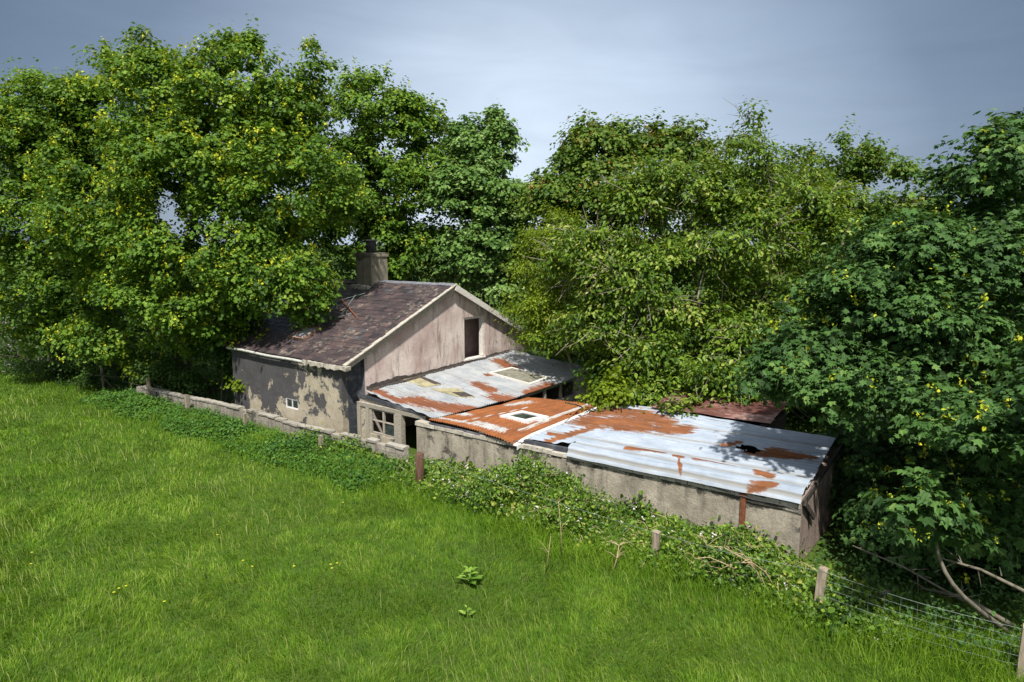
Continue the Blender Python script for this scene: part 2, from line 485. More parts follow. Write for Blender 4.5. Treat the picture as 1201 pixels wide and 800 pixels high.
def make_tree(name, label, base, lobes, n_leaf, size, shape, mat, bark, cat='tree', trunk=None, rc=.75, per=110,
              group=None, flowers=None, droop=.35, upw=.8, rtrunk=.28, bare=0, stems=1, tint_amp=.3, limb=1.0, cullback=.45, carve=.42, shoots=.45):
    """lobes: (u, v, Y, ru, rv, depth) silhouettes of the crown's masses, turned into ellipsoids at their own distance"""
    base = np.array((base[0], base[1], 0.0))
    E = []
    for (u, v, Y, ru, rv, dep) in lobes:
        c = at(u, v, Y); k = Y / F
        sh = lambda r: max(r - rc * .25, r * .5)
        E.append((c, np.array((sh(ru * k), dep, sh(rv * k)))))
    vol = np.array([(e[1][0] * e[1][2] + e[1][0] * e[1][1] + e[1][1] * e[1][2]) for e in E])
    ncl = max(4, n_leaf // per)
    pick = rng.choice(len(E), ncl, p=vol / vol.sum())
    cen, outs = [], []
    for i in pick:
        p = E[i][0]
        for _ in range(9):
            d = rdir(1)[0]
            tocam = unit(np.array((0, 0, H)) - E[i][0])
            if d.dot(tocam) < -.25 and rng.random() < cullback: continue
            if d[2] < -.6 and rng.random() < .5: continue
            p = E[i][0] + d * E[i][1] * (.5 + .5 * rng.random() ** .6)
            if fbm(p[0] * .55 + p[1] * .3, p[2] * .7 + 40, 97, 2) < carve + rng.normal() * .05: continue
            break
        if p[2] < .35: p[2] = .35 + rng.random() * .5
        cen.append(p); outs.append(d)
    cen = np.array(cen); outs = np.array(outs)
    root = empty(name, base)
    tag(root, label, cat, group)
    # ---- trunk and limbs
    mid = np.mean([e[0] for e in E], axis=0)
    if trunk is None:
        trunk = [base, base + (mid - base) * np.array((.15, .15, .33)), base + (mid - base) * np.array((.5, .5, .7)), mid]
    mb = MB(base)
    nodes, nr = [], []

    def chain(pts, r0, r1, sides):
        pts = np.array(pts, float); n = len(pts)
        fine = []
        for i in range(n - 1):
            for t in (np.linspace(0, 1, 4)[:-1] if i < n - 2 else np.linspace(0, 1, 4)):
                p0, p1 = pts[max(i - 1, 0)], pts[i]
                p2, p3 = pts[i + 1], pts[min(i + 2, n - 1)]
                fine.append(.5 * ((2 * p1) + (p2 - p0) * t + (2 * p0 - 5 * p1 + 4 * p2 - p3) * t * t + (-p0 + 3 * p1 - 3 * p2 + p3) * t ** 3))
        rr_ = np.linspace(r0, r1, len(fine))
        mb.tube(fine, list(rr_), sides, cap=False)
        for p, q in zip(fine, rr_): nodes.append(p); nr.append(q)
    for k in range(stems):
        j = rng.normal(size=3) * (.35 if k else 0) * np.array((1, 1, 0))
        tt = [np.array(p, float) + j * (i / (len(trunk) - 1) * 3 + .6) for i, p in enumerate(trunk)]
        chain(tt, rtrunk * (1 if k == 0 else .7), rtrunk * .3, 8)
    dist = np.array([np.min(np.linalg.norm(np.array(nodes) - p, axis=1)) for p in cen])
    order = np.argsort(dist)
    if len(order) > 260: order = np.sort(rng.choice(len(order), 260, replace=False)); order = order[np.argsort(dist[order])]
    for i in order:
        A = np.array(nodes); q = cen[i]
        dd = np.linalg.norm(A - q, axis=1) + np.maximum(0, A[:, 2] - q[2]) * .8
        k = int(np.argmin(dd))
        L = np.linalg.norm(A[k] - q)
        m1 = A[k] * .55 + q * .45 + np.array((0, 0, .10 * L)) + rng.normal(size=3) * .07 * L
        r0 = min(nr[k] * .75, (.012 + .011 * L) * limb)
        chain([A[k], m1, q], r0, max(.006, r0 * .35), 5)
        if bare and rng.random() < bare:
            for _ in range(3):
                e = q + unit(outs[i] + rng.normal(size=3) * .7) * rng.uniform(.5, 1.4)
                mb.tube([q * .6 + m1 * .4, (q + e) / 2 + rng.normal(size=3) * .08, e], [.014, .011, .005], 4, cap=False)
    mb.build('trunk', bark, root, True)
    # ---- leaves
    Ps, Ns, Ts, Sz, Tn = [], [], [], [], []
    for i in range(ncl):
        n = int(per * rng.uniform(.55, 1.45))
        st_ = np.array((1, 1, .72)) * np.exp(rng.normal(size=3) * .25)
        if outs[i][2] > .25 and rng.random() < shoots: st_ = np.array((.42, .42, rng.uniform(1.1, 1.9))); n = int(n * .6)
        P, N, T = clump_leaves(cen[i], rc * rng.uniform(.5, 1.35), n, size, outs[i], droop, upw, st_)
        Ps.append(P); Ns.append(N); Ts.append(T)
        Sz.append(size * rng.uniform(.55, 1.25, n))
        Tn.append(np.clip(.42 + rng.normal() * tint_amp * .55 + rng.normal(size=n) * tint_amp * .6, 0, 1))
    P = np.concatenate(Ps); keep = P[:, 2] > .05
    P = P[keep]; N = np.concatenate(Ns)[keep]; T = np.concatenate(Ts)[keep]
    leaf_object('crown', P, N, T, np.concatenate(Sz)[keep], np.concatenate(Tn)[keep], shape, mat, root, base)
    if flowers:
        fm, nf, fs, nm = flowers
        sel = rng.choice(len(P), nf)
        fp, fn, ft, fz = [], [], [], []
        for j in sel:
            k = rng.integers(7, 13)
            q = P[j] + np.array((0, 0, -.02)) + unit(N[j:j + 1])[0] * .13
            off = rng.normal(size=(k, 3)) * np.array((.45, .45, .8)) * fs
            fp.append(q + off); fn.append(rdir(k)); d = rng.normal(size=(k, 3)) * .5; d[:, 2] -= .9
            ft.append(d); fz.append(fs * rng.uniform(.5, 1.0, k))
        fp = np.concatenate(fp)
        o = leaf_object(nm, fp, np.concatenate(fn), np.concatenate(ft), np.concatenate(fz), rng.random(len(fp)), 'simple', fm, root, base)
        o['kind'] = 'stuff'
    return root

# ================================================================== BUILDINGS
def prism(mb, poly, s0, s1, mi=0):
    """polygon in (d, z) pushed from s0 to s1"""
    n = len(poly)
    mb.add([(s0, d, z) for d, z in poly] + [(s1, d, z) for d, z in poly],
           [tuple(range(n - 1, -1, -1)), tuple(range(n, 2 * n))] + [(i, (i + 1) % n, n + (i + 1) % n, n + i) for i in range(n)], mi)


def sd(u, v, z):
    g = gp(u, v, z)
    return loc(g[0], g[1])


def on_d(u, v, d):
    x = (u - 600.5) / F; y = (400 - v) / F
    r = (x, cp + y * sp, -sp + y * cp)
    t = (d + C0[0] * DX[0] + C0[1] * DX[1]) / (r[0] * DX[0] + r[1] * DX[1])
    return loc(r[0] * t, r[1] * t)[0], H + r[2] * t


def sheet(name, pos, nu, nv, corr, pitch, amp, mat, parent, off, rust=None, dirt_shade=None, hole=None, jag=.02, seed=1, lap=.62):
    """corrugated sheet; pos(U, V) -> s, d, z; corr 's' = ribs run along s"""
    U, V = np.meshgrid(np.linspace(0, 1, nu), np.linspace(0, 1, nv), indexing='ij')
    s, d, z = pos(U, V)
    ph = (d if corr == 's' else s) * 2 * np.pi / pitch
    z = z + np.sin(ph) * amp + (fbm(s * .9, d * .9, seed) - .5) * .06
    # each sheet's cut end wanders a little
    k = np.floor((d if corr == 's' else s) / (pitch * 9))
    jj = (_hash(k, k * 0, seed + 3) - .5) * jag * 4
    if corr == 's': s = s + np.where(U > .999, jj, 0) - np.where(U < .001, jj, 0)
    else: d = d - np.where(V < .001, jj, 0) + np.where(V > .999, jj, 0)
    P = np.stack([s - off[0], d - off[1], z - off[2]], -1).reshape(-1, 3)
    idx = np.arange(nu * nv).reshape(nu, nv)
    Fc = np.stack([idx[:-1, :-1], idx[1:, :-1], idx[1:, 1:], idx[:-1, 1:]], -1).reshape(-1, 4)
    if hole is not None:
        hm = hole(s, d)[:-1, :-1].reshape(-1)
        Fc = Fc[~hm]
    o = np_mesh(name, P, [Fc], [np.zeros(len(Fc))], mat, parent, smooth=True)
    for nm, fn in (('rust', rust), ('dirt_shade', dirt_shade)):
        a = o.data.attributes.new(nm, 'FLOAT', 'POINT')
        val = (fn(s, d) if fn else np.zeros_like(s)) + (np.sin(ph) * .10 if nm == 'rust' else -np.sin(ph) * .36)  # valley shade between the ribs painted in with the dirt
        if nm == 'dirt_shade' and lap: q_ = ((d if corr == 's' else s) / lap) % 1.0; val = val + .75 * (np.minimum(q_, 1 - q_) * lap < .022)  # lap shadow and dirt painted as one dark line
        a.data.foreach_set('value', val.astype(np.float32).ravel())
    return o


def caps(s, d, blobs):
    """soft capsules (s0, d0, s1, d1, r): 1 inside, falling to 0"""
    out = np.full_like(s, -1.0)
    for (a, b, c, e, r) in blobs:
        vx, vy = c - a, e - b
        t = np.clip(((s - a) * vx + (d - b) * vy) / max(vx * vx + vy * vy, 1e-9), 0, 1)
        q = np.hypot(s - a - t * vx, d - b - t * vy)
        out = np.maximum(out, np.clip(1 - q / r, -1, 1))
    return out


# ------------------------------------------------------------------ cottage
cot = empty('cottage', W(0, 0), ROTZ)
tag(cot, 'abandoned cottage with purple slate roof, pink gable and flaking tarred front wall', 'house')
RS = .441
ang = math.atan(RS)
zf = lambda d: 3.05 + RS * (d + .03)
zr = lambda d: 5.687 - .49 * (d - 5.95)
SL, SR = -9.3, .34


def front_wall():
    mb = MB()
    # front wall with the small window left open
    h0, h1, hz0, hz1 = -3.74, -2.88, .84, 1.26
    for a, b, c, e in ((-7.6, h0, 0, 2.97), (h1, -.1, 0, 2.97), (h0, h1, 0, hz0), (h0, h1, hz1, 2.97)):
        mb.box(a, b, 0, .28, c, e)
    return mb.build('wall', M['tar'], cot)


front_wall()
mb = MB(); mb.box(-.32, -.103, .283, 1.25, 0, 3.15); mb.box(-.1, .097, .95, 1.25, 0, 3.36)
mb.build('wall', M['blueblack'], cot)['label'] = 'blue black painted return wall'
mb = MB()
prism(mb, [(.953, 0), (6.7, 0), (6.7, zr(6.7) - .1), (5.95, 5.58), (.953, zf(.953) - .1)], -.2, .1)
prism(mb, [(6.7, 0), (8.1, 0), (8.1, 2.3), (6.7, 2.3)], -.2, .1)
prism(mb, [(6.7, 4.2), (8.1, 4.2), (8.1, zr(8.1) - .1), (6.7, zr(6.7) - .1)], -.2, .1)
prism(mb, [(8.1, 0), (11.2, 0), (11.2, zr(11.2) - .1), (8.1, zr(8.1) - .1)], -.2, .1)
mb.build('wall', M['pink'], cot)['label'] = 'pink washed gable wall'
mb = MB()
mb.box(-7.6, -.2, 10.9, 11.2, 0, 3.0)
prism(mb, [(.28, 0), (10.9, 0), (10.9, 3.05), (5.95, 5.55), (.28, 3.0)], -7.9, -7.6)
mb.build('wall', M['cement'], cot)
mb = MB(); mb.box(-1.1, -1.0, 1.3, 10.6, .1, 3.3); prism(mb, [(2, 3.3), (10.2, 3.3), (5.95, 5.3)], -1.1, -1.0)
mb.box(-.99, -.25, 1.3, 10.8, 2.1, 2.2)
mb.build('partition', M['dim'], cot)

win = MB()
for a, b, c, e in ((-3.74, -3.69, .84, 1.26), (-2.93, -2.88, .84, 1.26), (-3.69, -2.93, .84, .89), (-3.69, -2.93, 1.21, 1.26), (-3.33, -3.29, .89, 1.21)):
    win.box(a, b, .02, .09, c, e)
wo = win.build('window', M['white'], cot); wo['label'] = 'small white two pane window'
mb = MB(); mb.box(-3.69, -3.33, .05, .06, .89, 1.21); mb.box(-3.29, -2.93, .05, .06, .89, 1.21)
mb.build('pane', M['glass'], wo)

mb = MB()
mb.box(-.16, .06, 8.02, 8.098, 2.33, 4.1); mb.box(-.16, .06, 6.702, 6.76, 2.33, 4.1, t=.2); mb.box(-.16, .06, 6.702, 8.098, 4.1, 4.198); mb.box(-.19, .16, 6.66, 8.14, 2.24, 2.302)
fo = mb.build('window', M['timber_pale'], cot); fo['label'] = 'empty upper window opening with white jamb'


def slope_pt(s, t, h, front=True):
    if front:
        return (s, -.14 + t * math.cos(ang) - h * math.sin(ang), zf(-.14) + t * math.sin(ang) + h * math.cos(ang))
    a2 = math.atan(.49)
    return (s, 11.55 - t * math.cos(a2) + h * math.sin(a2), zr(11.55) + t * math.sin(a2) + h * math.cos(a2))


def roof_side(front):
    mb = MB()
    Lg = (5.95 + .14) / math.cos(ang) if front else (11.55 - 5.95) / math.cos(math.atan(.49))
    lo = [slope_pt(s, t, -.10, front) for s, t in ((SL, 0.05), (SR - .06, 0.05), (SR - .06, Lg), (SL, Lg))]
    hi = [slope_pt(s, t, -.015, front) for s, t in ((SL, 0.05), (SR - .06, 0.05), (SR - .06, Lg), (SL, Lg))]
    mb.hexa(lo, hi, t=.1)
    g = .285
    rows = int(Lg / g) + 1
    for r in range(rows):
        t0 = r * g
        s = SL + (r % 2) * .2
        while s < SR - .02:
            w = random.uniform(.34, .48)
            e = min(s + w, SR)
            if e - s > .08 and random.random() > .012:
                j = random.uniform(-.018, .018); k = random.uniform(-.006, .012)
                t1 = min(t0 + g * 1.6, Lg)
                a = [slope_pt(s + .004, t0 + j, .022 + k, front), slope_pt(e - .004, t0 + j + random.uniform(-.012, .012), .022 + k, front),
                     slope_pt(e - .004, t1, .004, front), slope_pt(s + .004, t1, .004, front)]
                b = [(p[0], p[1], p[2] + .011) for p in a]
                tn = np.clip(random.gauss(.42, .13) + .1 * (vnoise(s * .6, t0 * .6, 3) - .5) * 3, 0, 1)
                mb.hexa(a, b, t=float(tn))
            s = e
    return mb.build('roof', M['slate'], cot)


roof_side(True)
roof_side(False)

mb = MB()
for a in np.arange(-4.42, .25, .47):
    b = a + .465
    z0 = 5.74 + random.uniform(-.012, .012)
    for q, dq in ((-1, -.16), (1, .16)):
        mb.hexa([(a, 5.95, z0), (b, 5.95, z0), (b, 5.95 + dq, z0 - .085), (a, 5.95 + dq, z0 - .085)][::(1 if q < 0 else -1)],
                [(a, 5.95, z0 + .03), (b, 5.95, z0 + .03), (b, 5.95 + dq, z0 - .055), (a, 5.95 + dq, z0 - .055)][::(1 if q < 0 else -1)])
mb.build('ridge', simple('ridge_tile', (.09, .095, .11), (.2, .205, .225), 6, .7, .3), cot)

# verges
mb = MB()
n = 26
for i in range(n):
    t0, t1 = i * 6.72 / n, (i + 1) * 6.72 / n
    w = random.uniform(.10, .17); h = random.uniform(.035, .055)
    a = [slope_pt(SR - w, t0, .01), slope_pt(SR + .03, t0, .01), slope_pt(SR + .03, t1, .01), slope_pt(SR - w, t1, .01)]
    b = [slope_pt(SR - w, t0, h), slope_pt(SR + .03, t0, h), slope_pt(SR + .03, t1, h), slope_pt(SR - w, t1, h)]
    mb.hexa(a, b)
mb.build('verge', M['cement_top'], cot)
mb = MB()
mb.hexa([slope_pt(SR - .08, 0, -.2), slope_pt(SR - .04, 0, -.2), slope_pt(SR - .04, 6.72, -.2), slope_pt(SR - .08, 6.72, -.2)],
        [slope_pt(SR - .08, 0, .0), slope_pt(SR - .04, 0, .0), slope_pt(SR - .04, 6.72, .0), slope_pt(SR - .08, 6.72, .0)])
mb.build('bargeboard', M['timber'], cot)
Lr = 5.6 / math.cos(math.atan(.49))
mb = MB()
def rq(t, s, h): return slope_pt(s, t, h, False)
mb.hexa([rq(.3, SR - .02, -.19), rq(.3, SR + .03, -.19), rq(Lr, SR + .03, -.22), rq(Lr, SR - .02, -.22)],
        [rq(.3, SR - .02, .03), rq(.3, SR + .03, .03), rq(Lr, SR + .03, .03), rq(Lr, SR - .02, .03)])
mb.build('bargeboard', M['timber_pale'], cot)['label'] = 'white painted bargeboard with flaking paint'

# gutter and the broken mortar along the eave
mb = MB()
pts = [(s, -.17, 2.97 - .012 * (s + 7.6) + .015 * math.sin(s * 1.7)) for s in np.linspace(-7.65, -2.2, 14)]
mb.tube(pts, .055, 8)
mb.build('gutter', simple('pale_gutter', (.32, .32, .29), (.55, .55, .51), 5, .6, .2), cot)
mb = MB()
for i in range(16):
    a = -2.2 + i * .165; b = a + .16
    dr = -.02 - .012 * i - random.uniform(0, .05)
    mb.box(a, b, -.2 - random.uniform(0, .05), .02, 2.98 - random.uniform(.1, .17) + .0 * i, 3.0, j=.018)
mb.build('eave_mortar', M['cement_top'], cot)

# chimney
ch = MB(); ch.box(-5.66, -4.58, 5.47, 6.48, 5.0, 6.86)
cho = ch.build('chimney', M['concrete'], cot)
mb = MB(); mb.box(-5.71, -4.53, 5.42, 6.53, 6.863, 6.99); mb.box(-5.66, -4.58, 5.47, 6.48, 6.992, 7.05, j=.02)
mb.build('chimney_cap', M['concrete'], cho)
mb = MB(); c_ = (-5.12, 5.97)
mb.tube([(c_[0], c_[1], z) for z in (7.03, 7.5, 7.55, 7.57, 7.65, 7.67)], [.25, .245, .25, .30, .30, .24], 14)
mb.tube([(c_[0] - .45, c_[1] + .1, 7.03), (c_[0] - .45, c_[1] + .1, 7.12)], [.13, .12], 10)
mb.build('chimney_pot', M['black'], cho, True)
mb = MB()
for i in range(14):
    a = -5.8 + i * .093
    p = slope_pt(a, 5.9 + random.uniform(-.1, .06), .05)
    mb.box(a, a + .1, p[1] - .1, 5.44, p[2] - .08, p[2] + random.uniform(.05, .13), j=.02)
mb.build('chimney_flashing', M['cement_top'], cho)


def roof_hit(u, v, h=0.0):
    x = (u - 600.5) / F; y = (400 - v) / F
    r = np.array((x, cp + y * sp, -sp + y * cp))
    lo_, hi_ = 5.0, 80.0
    for _ in range(60):
        m = (lo_ + hi_) / 2; p = r * m; s, d = loc(p[0], p[1])
        if H + p[2] - h > zf(d) or d < -20: lo_ = m
        else: hi_ = m
    return s, d, zf(d) + h


s0_, d0_, z0_ = roof_hit(358, 392)
t0_ = (d0_ + .14) / math.cos(ang)
mb = MB()
for a, b, c, e in ((-.55, -.45, -.5, .5), (.45, .55, -.5, .5), (-.45, .45, -.5, -.42), (-.45, .45, .42, .5)):
    q = lambda h: [slope_pt(s0_ + a, t0_ + c, h), slope_pt(s0_ + b, t0_ + c, h), slope_pt(s0_ + b, t0_ + e, h), slope_pt(s0_ + a, t0_ + e, h)]
    mb.hexa(q(.03), q(.13))
sk = mb.build('skylight', simple('rusty_frame', (.11, .06, .04), (.3, .2, .15), 7, .85, .3), cot)
mb = MB(); q = lambda h: [slope_pt(s0_ + a, t0_ + c, h) for a, c in ((-.45, -.42), (.45, -.42), (.45, .42), (-.45, .42))]
mb.hexa(q(.05), q(.075))
mb.build('pane', simple('clouded_glass', (.3, .27, .28), (.52, .5, .53), 5, .3, .1, spec=.6), sk)

# fallen aerial lying on the slates
A0 = roof_hit(330, 368, .12); A1 = roof_hit(428, 344, .18)
fa = empty('fallen_aerial', tuple(W(A0[0], A0[1], A0[2])), ROTZ)
tag(fa, 'bent pale metal aerial rods fallen across the slates below the chimney', 'aerial')
mb = MB(A0); mid = [(A0[i] + A1[i]) / 2 + (0, 0, -.05)[i] for i in range(3)]
mb.tube([A0, mid, A1], [.022, .022, .018], 6); mb.build('mast', M['wire'], fa, True)
mb = MB(A0); B0 = roof_hit(400, 350, .3); B1 = roof_hit(420, 374, .06)
mb.tube([B0, B1], .028, 6); mb.build('stay_rod', M['iron'], fa, True)
mb = MB(A0); B0 = roof_hit(401, 368, .05); B1 = roof_hit(417, 346, .35); B2 = roof_hit(340, 372, .1)
mb.tube([B0, B1], .014, 5); mb.tube([B2, roof_hit(392, 360, .1)], .013, 5); mb.build('element', M['wire'], fa, True)

# ------------------------------------------------------------------ lean-to
LO = (.1, .5, 0)
lean = empty('lean_to', W(.1, .5), ROTZ)
tag(lean, 'low lean-to with sagging silver and rust corrugated roof under the pink gable', 'outbuilding')


def zL(s, d):
    k = np.clip((s - .1) / 4.3, 0, 1)
    a = 1.86 + .043 * (d - 1)
    b = 1.64 + .012 * (d - .3) - .17 * np.sin(np.pi * np.clip((d - .3) / 10.4, 0, 1))
    return a * (1 - k) + b * k + np.where(s < 1.0, .035, 0)


def pL(U, V):
    s = .14 + U * 4.3
    d = (.93 - .15 * s) * (1 - V) + (10.3 + .12 * s) * V
    return s, d, zL(s, d)


def pxcaps(L, z):
    out = []
    for (u0, v0, u1, v1, r) in L:
        a, b = sd(u0, v0, z); c, e = sd(u1, v1, z); out.append((a, b, c, e, r))
    return out


lr = pxcaps([(434, 461, 470, 472, .16), (482, 470, 535, 478, .42), (530, 474, 565, 476, .3), (585, 462, 615, 464, .4), (585, 433, 600, 437, .3),
             (560, 452, 575, 456, .25), (620, 456, 645, 448, .25), (610, 440, 572, 444, .12)], 1.72)
ld = pxcaps([(440, 455, 560, 432, .2), (470, 465, 500, 460, .4), (600, 455, 640, 445, .5)], 1.75)
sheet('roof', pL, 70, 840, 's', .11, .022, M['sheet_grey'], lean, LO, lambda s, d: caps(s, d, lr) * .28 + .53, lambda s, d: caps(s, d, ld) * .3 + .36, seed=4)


def px_panel(px, zfun, h0, h1, mb, inset=0.0):
    q = []
    for (u, v) in px:
        z = 1.75
        for _ in range(5):
            s, d = sd(u, v, z); z = float(zfun(s, d))
        q.append((s, d))
    if inset:
        c = np.mean(q, axis=0); q = [tuple(np.array(p) + (c - np.array(p)) * inset) for p in q]
    lo = [(s, d, float(zfun(s, d)) + h0) for s, d in q]; hi = [(s, d, float(zfun(s, d)) + h1) for s, d in q]
    area = sum(q[i][0] * q[(i + 1) % 4][1] - q[(i + 1) % 4][0] * q[i][1] for i in range(4))
    if area < 0: lo, hi = lo[::-1], hi[::-1]
    mb.hexa(lo, hi)


def rooflight(px, zfun, off, parent, fm, pm, h=.09, inset=.24, label=None):
    mb = MB(off)
    q = []
    for (u, v) in px:
        z = 1.75
        for _ in range(5):
            s, d = sd(u, v, z); z = float(zfun(s, d))
        q.append(np.array((s, d)))
    c = np.mean(q, axis=0)
    inn = [p + (c - p) * inset for p in q]
    for i in range(4):
        a, b, e, f = q[i], q[(i + 1) % 4], inn[(i + 1) % 4], inn[i]
        k = [a, b, e, f]
        if sum(k[j][0] * k[(j + 1) % 4][1] - k[(j + 1) % 4][0] * k[j][1] for j in range(4)) < 0: k = k[::-1]
        mb.hexa([(p[0], p[1], float(zfun(*p)) - .02) for p in k], [(p[0], p[1], float(zfun(*p)) + h) for p in k])
    o = mb.build('rooflight', fm, parent)
    if label: o['label'] = label
    mb = MB(off); px_ = [p for p in inn]
    if sum(px_[j][0] * px_[(j + 1) % 4][1] - px_[(j + 1) % 4][0] * px_[j][1] for j in range(4)) < 0: px_ = px_[::-1]
    mb.hexa([(p[0], p[1], float(zfun(*p)) + h - .05) for p in px_], [(p[0], p[1], float(zfun(*p)) + h - .025) for p in px_])
    mb.build('pane', pm, o)
    return o


rooflight([(573, 439), (600, 433), (645, 444), (622, 452)], zL, LO, lean, M['timber_pale'], M['moss_pane'], .07, .12, 'mossy rooflight with pale frame')
mb = MB(LO); px_panel([(472, 446), (491, 443), (517, 452), (497, 455)], zL, -.02, .035, mb); mb.build('roof_panel', M['fibre'], lean)['label'] = 'yellowed translucent panel'
mb = MB(LO); px_panel([(505, 457), (537, 456), (557, 467), (537, 466)], zL, -.02, .033, mb); mb.build('roof_panel', M['fibre'], lean)['label'] = 'torn yellowed panel'
for q_ in ([(530, 461), (545, 461), (556, 466), (540, 466)], [(489, 443), (496, 443), (517, 451), (510, 452)], [(446, 449), (462, 445), (466, 447), (450, 451)]):
    mb = MB(LO); px_panel(q_, zL, .0, .043, mb); mb.build('roof_tear', M['bitumen'], lean)  # dark panels painted for the unlit black of holes in the sheet
# ragged bitumen flashing against the gable
mb = MB(LO)
nd_ = 150; vs_ = []
for i in range(nd_):
    d0 = 1.0 + i * 9.0 / (nd_ - 1); big = 1.0 if d0 < 4.0 else .45
    wv = .06 + .42 * big * max(0, fbm(d0 * 1.1, .3, 61) - .18) + .10 * (vnoise(d0 * 7, .1, 62) - .5)
    hv = .05 + .30 * big * max(0, fbm(d0 * 1.3, .7, 63) - .15) + .05 * (vnoise(d0 * 8, .9, 64) - .5)
    zb_ = 1.86 + .043 * (d0 - 1)
    vs_ += [(.106, d0, zb_ + .03 + hv), (.13, d0, zb_ + .06), (.12 + max(.03, wv), d0, zb_ + .062), (.12 + max(.03, wv), d0, zb_ - .02)]
mb.add(vs_, [(i * 4 + k, i * 4 + k + 1, i * 4 + k + 5, i * 4 + k + 4) for i in range(nd_ - 1) for k in range(3)])
mb.build('flashing', M['bitumen'], lean)
# front: fascia, lintel, window, post, dark opening
zfr = lambda s: float(zL(s, .6))
mb = MB(LO)
mb.hexa([(.14, .62, zfr(.14) - .17), (3.7, .46, zfr(3.7) - .12), (3.7, .5, zfr(3.7) - .12), (.14, .66, zfr(.14) - .17)],
        [(.14, .62, zfr(.14) - .03), (3.7, .46, zfr(3.7) - .03), (3.7, .5, zfr(3.7) - .03), (.14, .66, zfr(.14) - .03)])
mb.build('fascia', M['blueblack'], lean)
mb = MB(LO)
mb.box(.12, 3.78, .5, .66, 1.40, 1.55, j=.015); mb.box(.12, 3.78, .66, .8, 1.38, 1.7)
mb.box(.62, .78, .5, .66, 0, 1.4); mb.box(2.2, 2.56, .48, .68, 0, 1.4, j=.01); mb.box(3.55, 3.8, .5, .66, 0, 1.4)
mb.box(.12, .3, .5, .7, 0, 1.4)
mb.build('timber_frame', M['timber'], lean)
mb = MB(LO); mb.box(.3, .62, .56, .64, 0, 1.4); mb.box(.78, 2.2, .52, .7, 0, .42); mb.build('wall', M['tar'], lean)
mb = MB(LO)
for a, b, c, e in ((.78, .9, .42, 1.4), (2.1, 2.2, .42, 1.4), (1.5, 1.59, .42, 1.4), (.9, 1.5, .42, .5), (1.59, 2.1, .42, .5), (.9, 1.5, 1.34, 1.4), (1.59, 2.1, 1.34, 1.4), (.9, 1.5, .93, .965), (1.59, 2.1, .93, .965)):
    mb.box(a, b, .55, .62, c, e, j=.004)
lw = mb.build('window', M['timber'], lean); lw['label'] = 'broken timber window with grey glazing bars'
mb = MB(LO); mb.box(1.59, 2.1, .58, .588, .5, .93); mb.build('pane', M['glass'], lw)
# inside and the open back side
mb = MB(LO); mb.box(.15, 4.2, 4.6, 4.7, 0, 1.35); mb.build('partition', M['dark_room'], lean)
mb = MB(LO)
mb.box(4.15, 4.35, 9.4, 10.6, 0, 1.6); mb.box(.15, 4.15, 10.4, 10.6, 0, 1.6); mb.box(4.15, 4.35, 5.4, 9.4, 0, .8)
mb.build('wall', M['pink'], lean)
mb = MB(LO)
for d_ in (5.6, 7.0, 8.2): mb.box(4.2, 4.3, d_, d_ + .1, .8, 1.42)
mb.beam((4.25, 5.4, 1.40), (4.25, 10.5, 1.56), .1, .1)
mb.build('side_frame', M['timber'], lean)

# ------------------------------------------------------------------ long shed
SO = (4, 0, 0)
shed = empty('shed', W(4, 0), ROTZ)
tag(shed, 'long low rendered shed with pale blue and orange rusted corrugated roof', 'shed')
wt = lambda s: 1.46 + .006 * (s - 3.8)
mb = MB(SO)
ss = np.linspace(3.83, 16.36, 64)
for a, b in zip(ss[:-1], ss[1:]):
    za = wt(a) - .11; zb = wt(b) - .11
    mb.hexa([(a, 0, 0), (b, 0, 0), (b, .24, 0), (a, .24, 0)], [(a, 0, za), (b, 0, zb), (b, .24, zb), (a, .24, za)])
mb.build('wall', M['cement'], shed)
mb = MB(SO)   # top course of loose blocks and mortar
a = 3.8
while a < 16.3:
    b = min(a + random.uniform(.28, .5), 16.34)
    p = random.uniform(.0, .03)
    mb.box(a, b - .012, -.015 - p, .25, wt(a) - .108, wt(a) + random.uniform(-.015, .03), j=.008)
    a = b
mb.build('coping', M['cement_top'], shed)
mb = MB(SO); prism(mb, [(.003, 0), (3.75, 0), (3.75, 1.98), (.003, 1.56)], 16.12, 16.365)
mb.build('wall', M['endwall'], shed)['label'] = 'brown rendered end wall'
mb = MB(SO); mb.box(3.83, 4.05, .24, 4.9, 0, 1.1); mb.box(4.05, 8.3, 4.7, 4.9, 0, 1.3); mb.box(8.3, 9.4, 3.55, 3.7, 0, 1.5); mb.box(9.4, 16.1, 3.55, 3.7, 0, 1.9)
mb.build('wall', M['cement'], shed)
mb = MB(SO)   # wall plate / board behind the roof edge
mb.beam((8.3, .18, 1.50), (16.2, .12, 1.62), .14, .2); mb.beam((4.4, .06, 1.47), (8.3, .06, 1.49), .1, .08)
mb.build('wall_plate', M['blueblack'], shed)


def zB(s, d): return 1.60 + .021 * (s - 8.3) + .12 * d
def step(x): return np.floor(x / .62) * -.012


def pB(U, V):
    s = 8.32 + U * (16.36 - 8.32) + V * .9 * (1 - U) - .12 * V * U
    d = (.2 + .46 * np.clip((U - .1) * 8, 0, 1)) * (1 - V) + (4.25 - .5 * U) * V
    return s, d, zB(s, d) + .012 * ((d / .62) % 1.0)


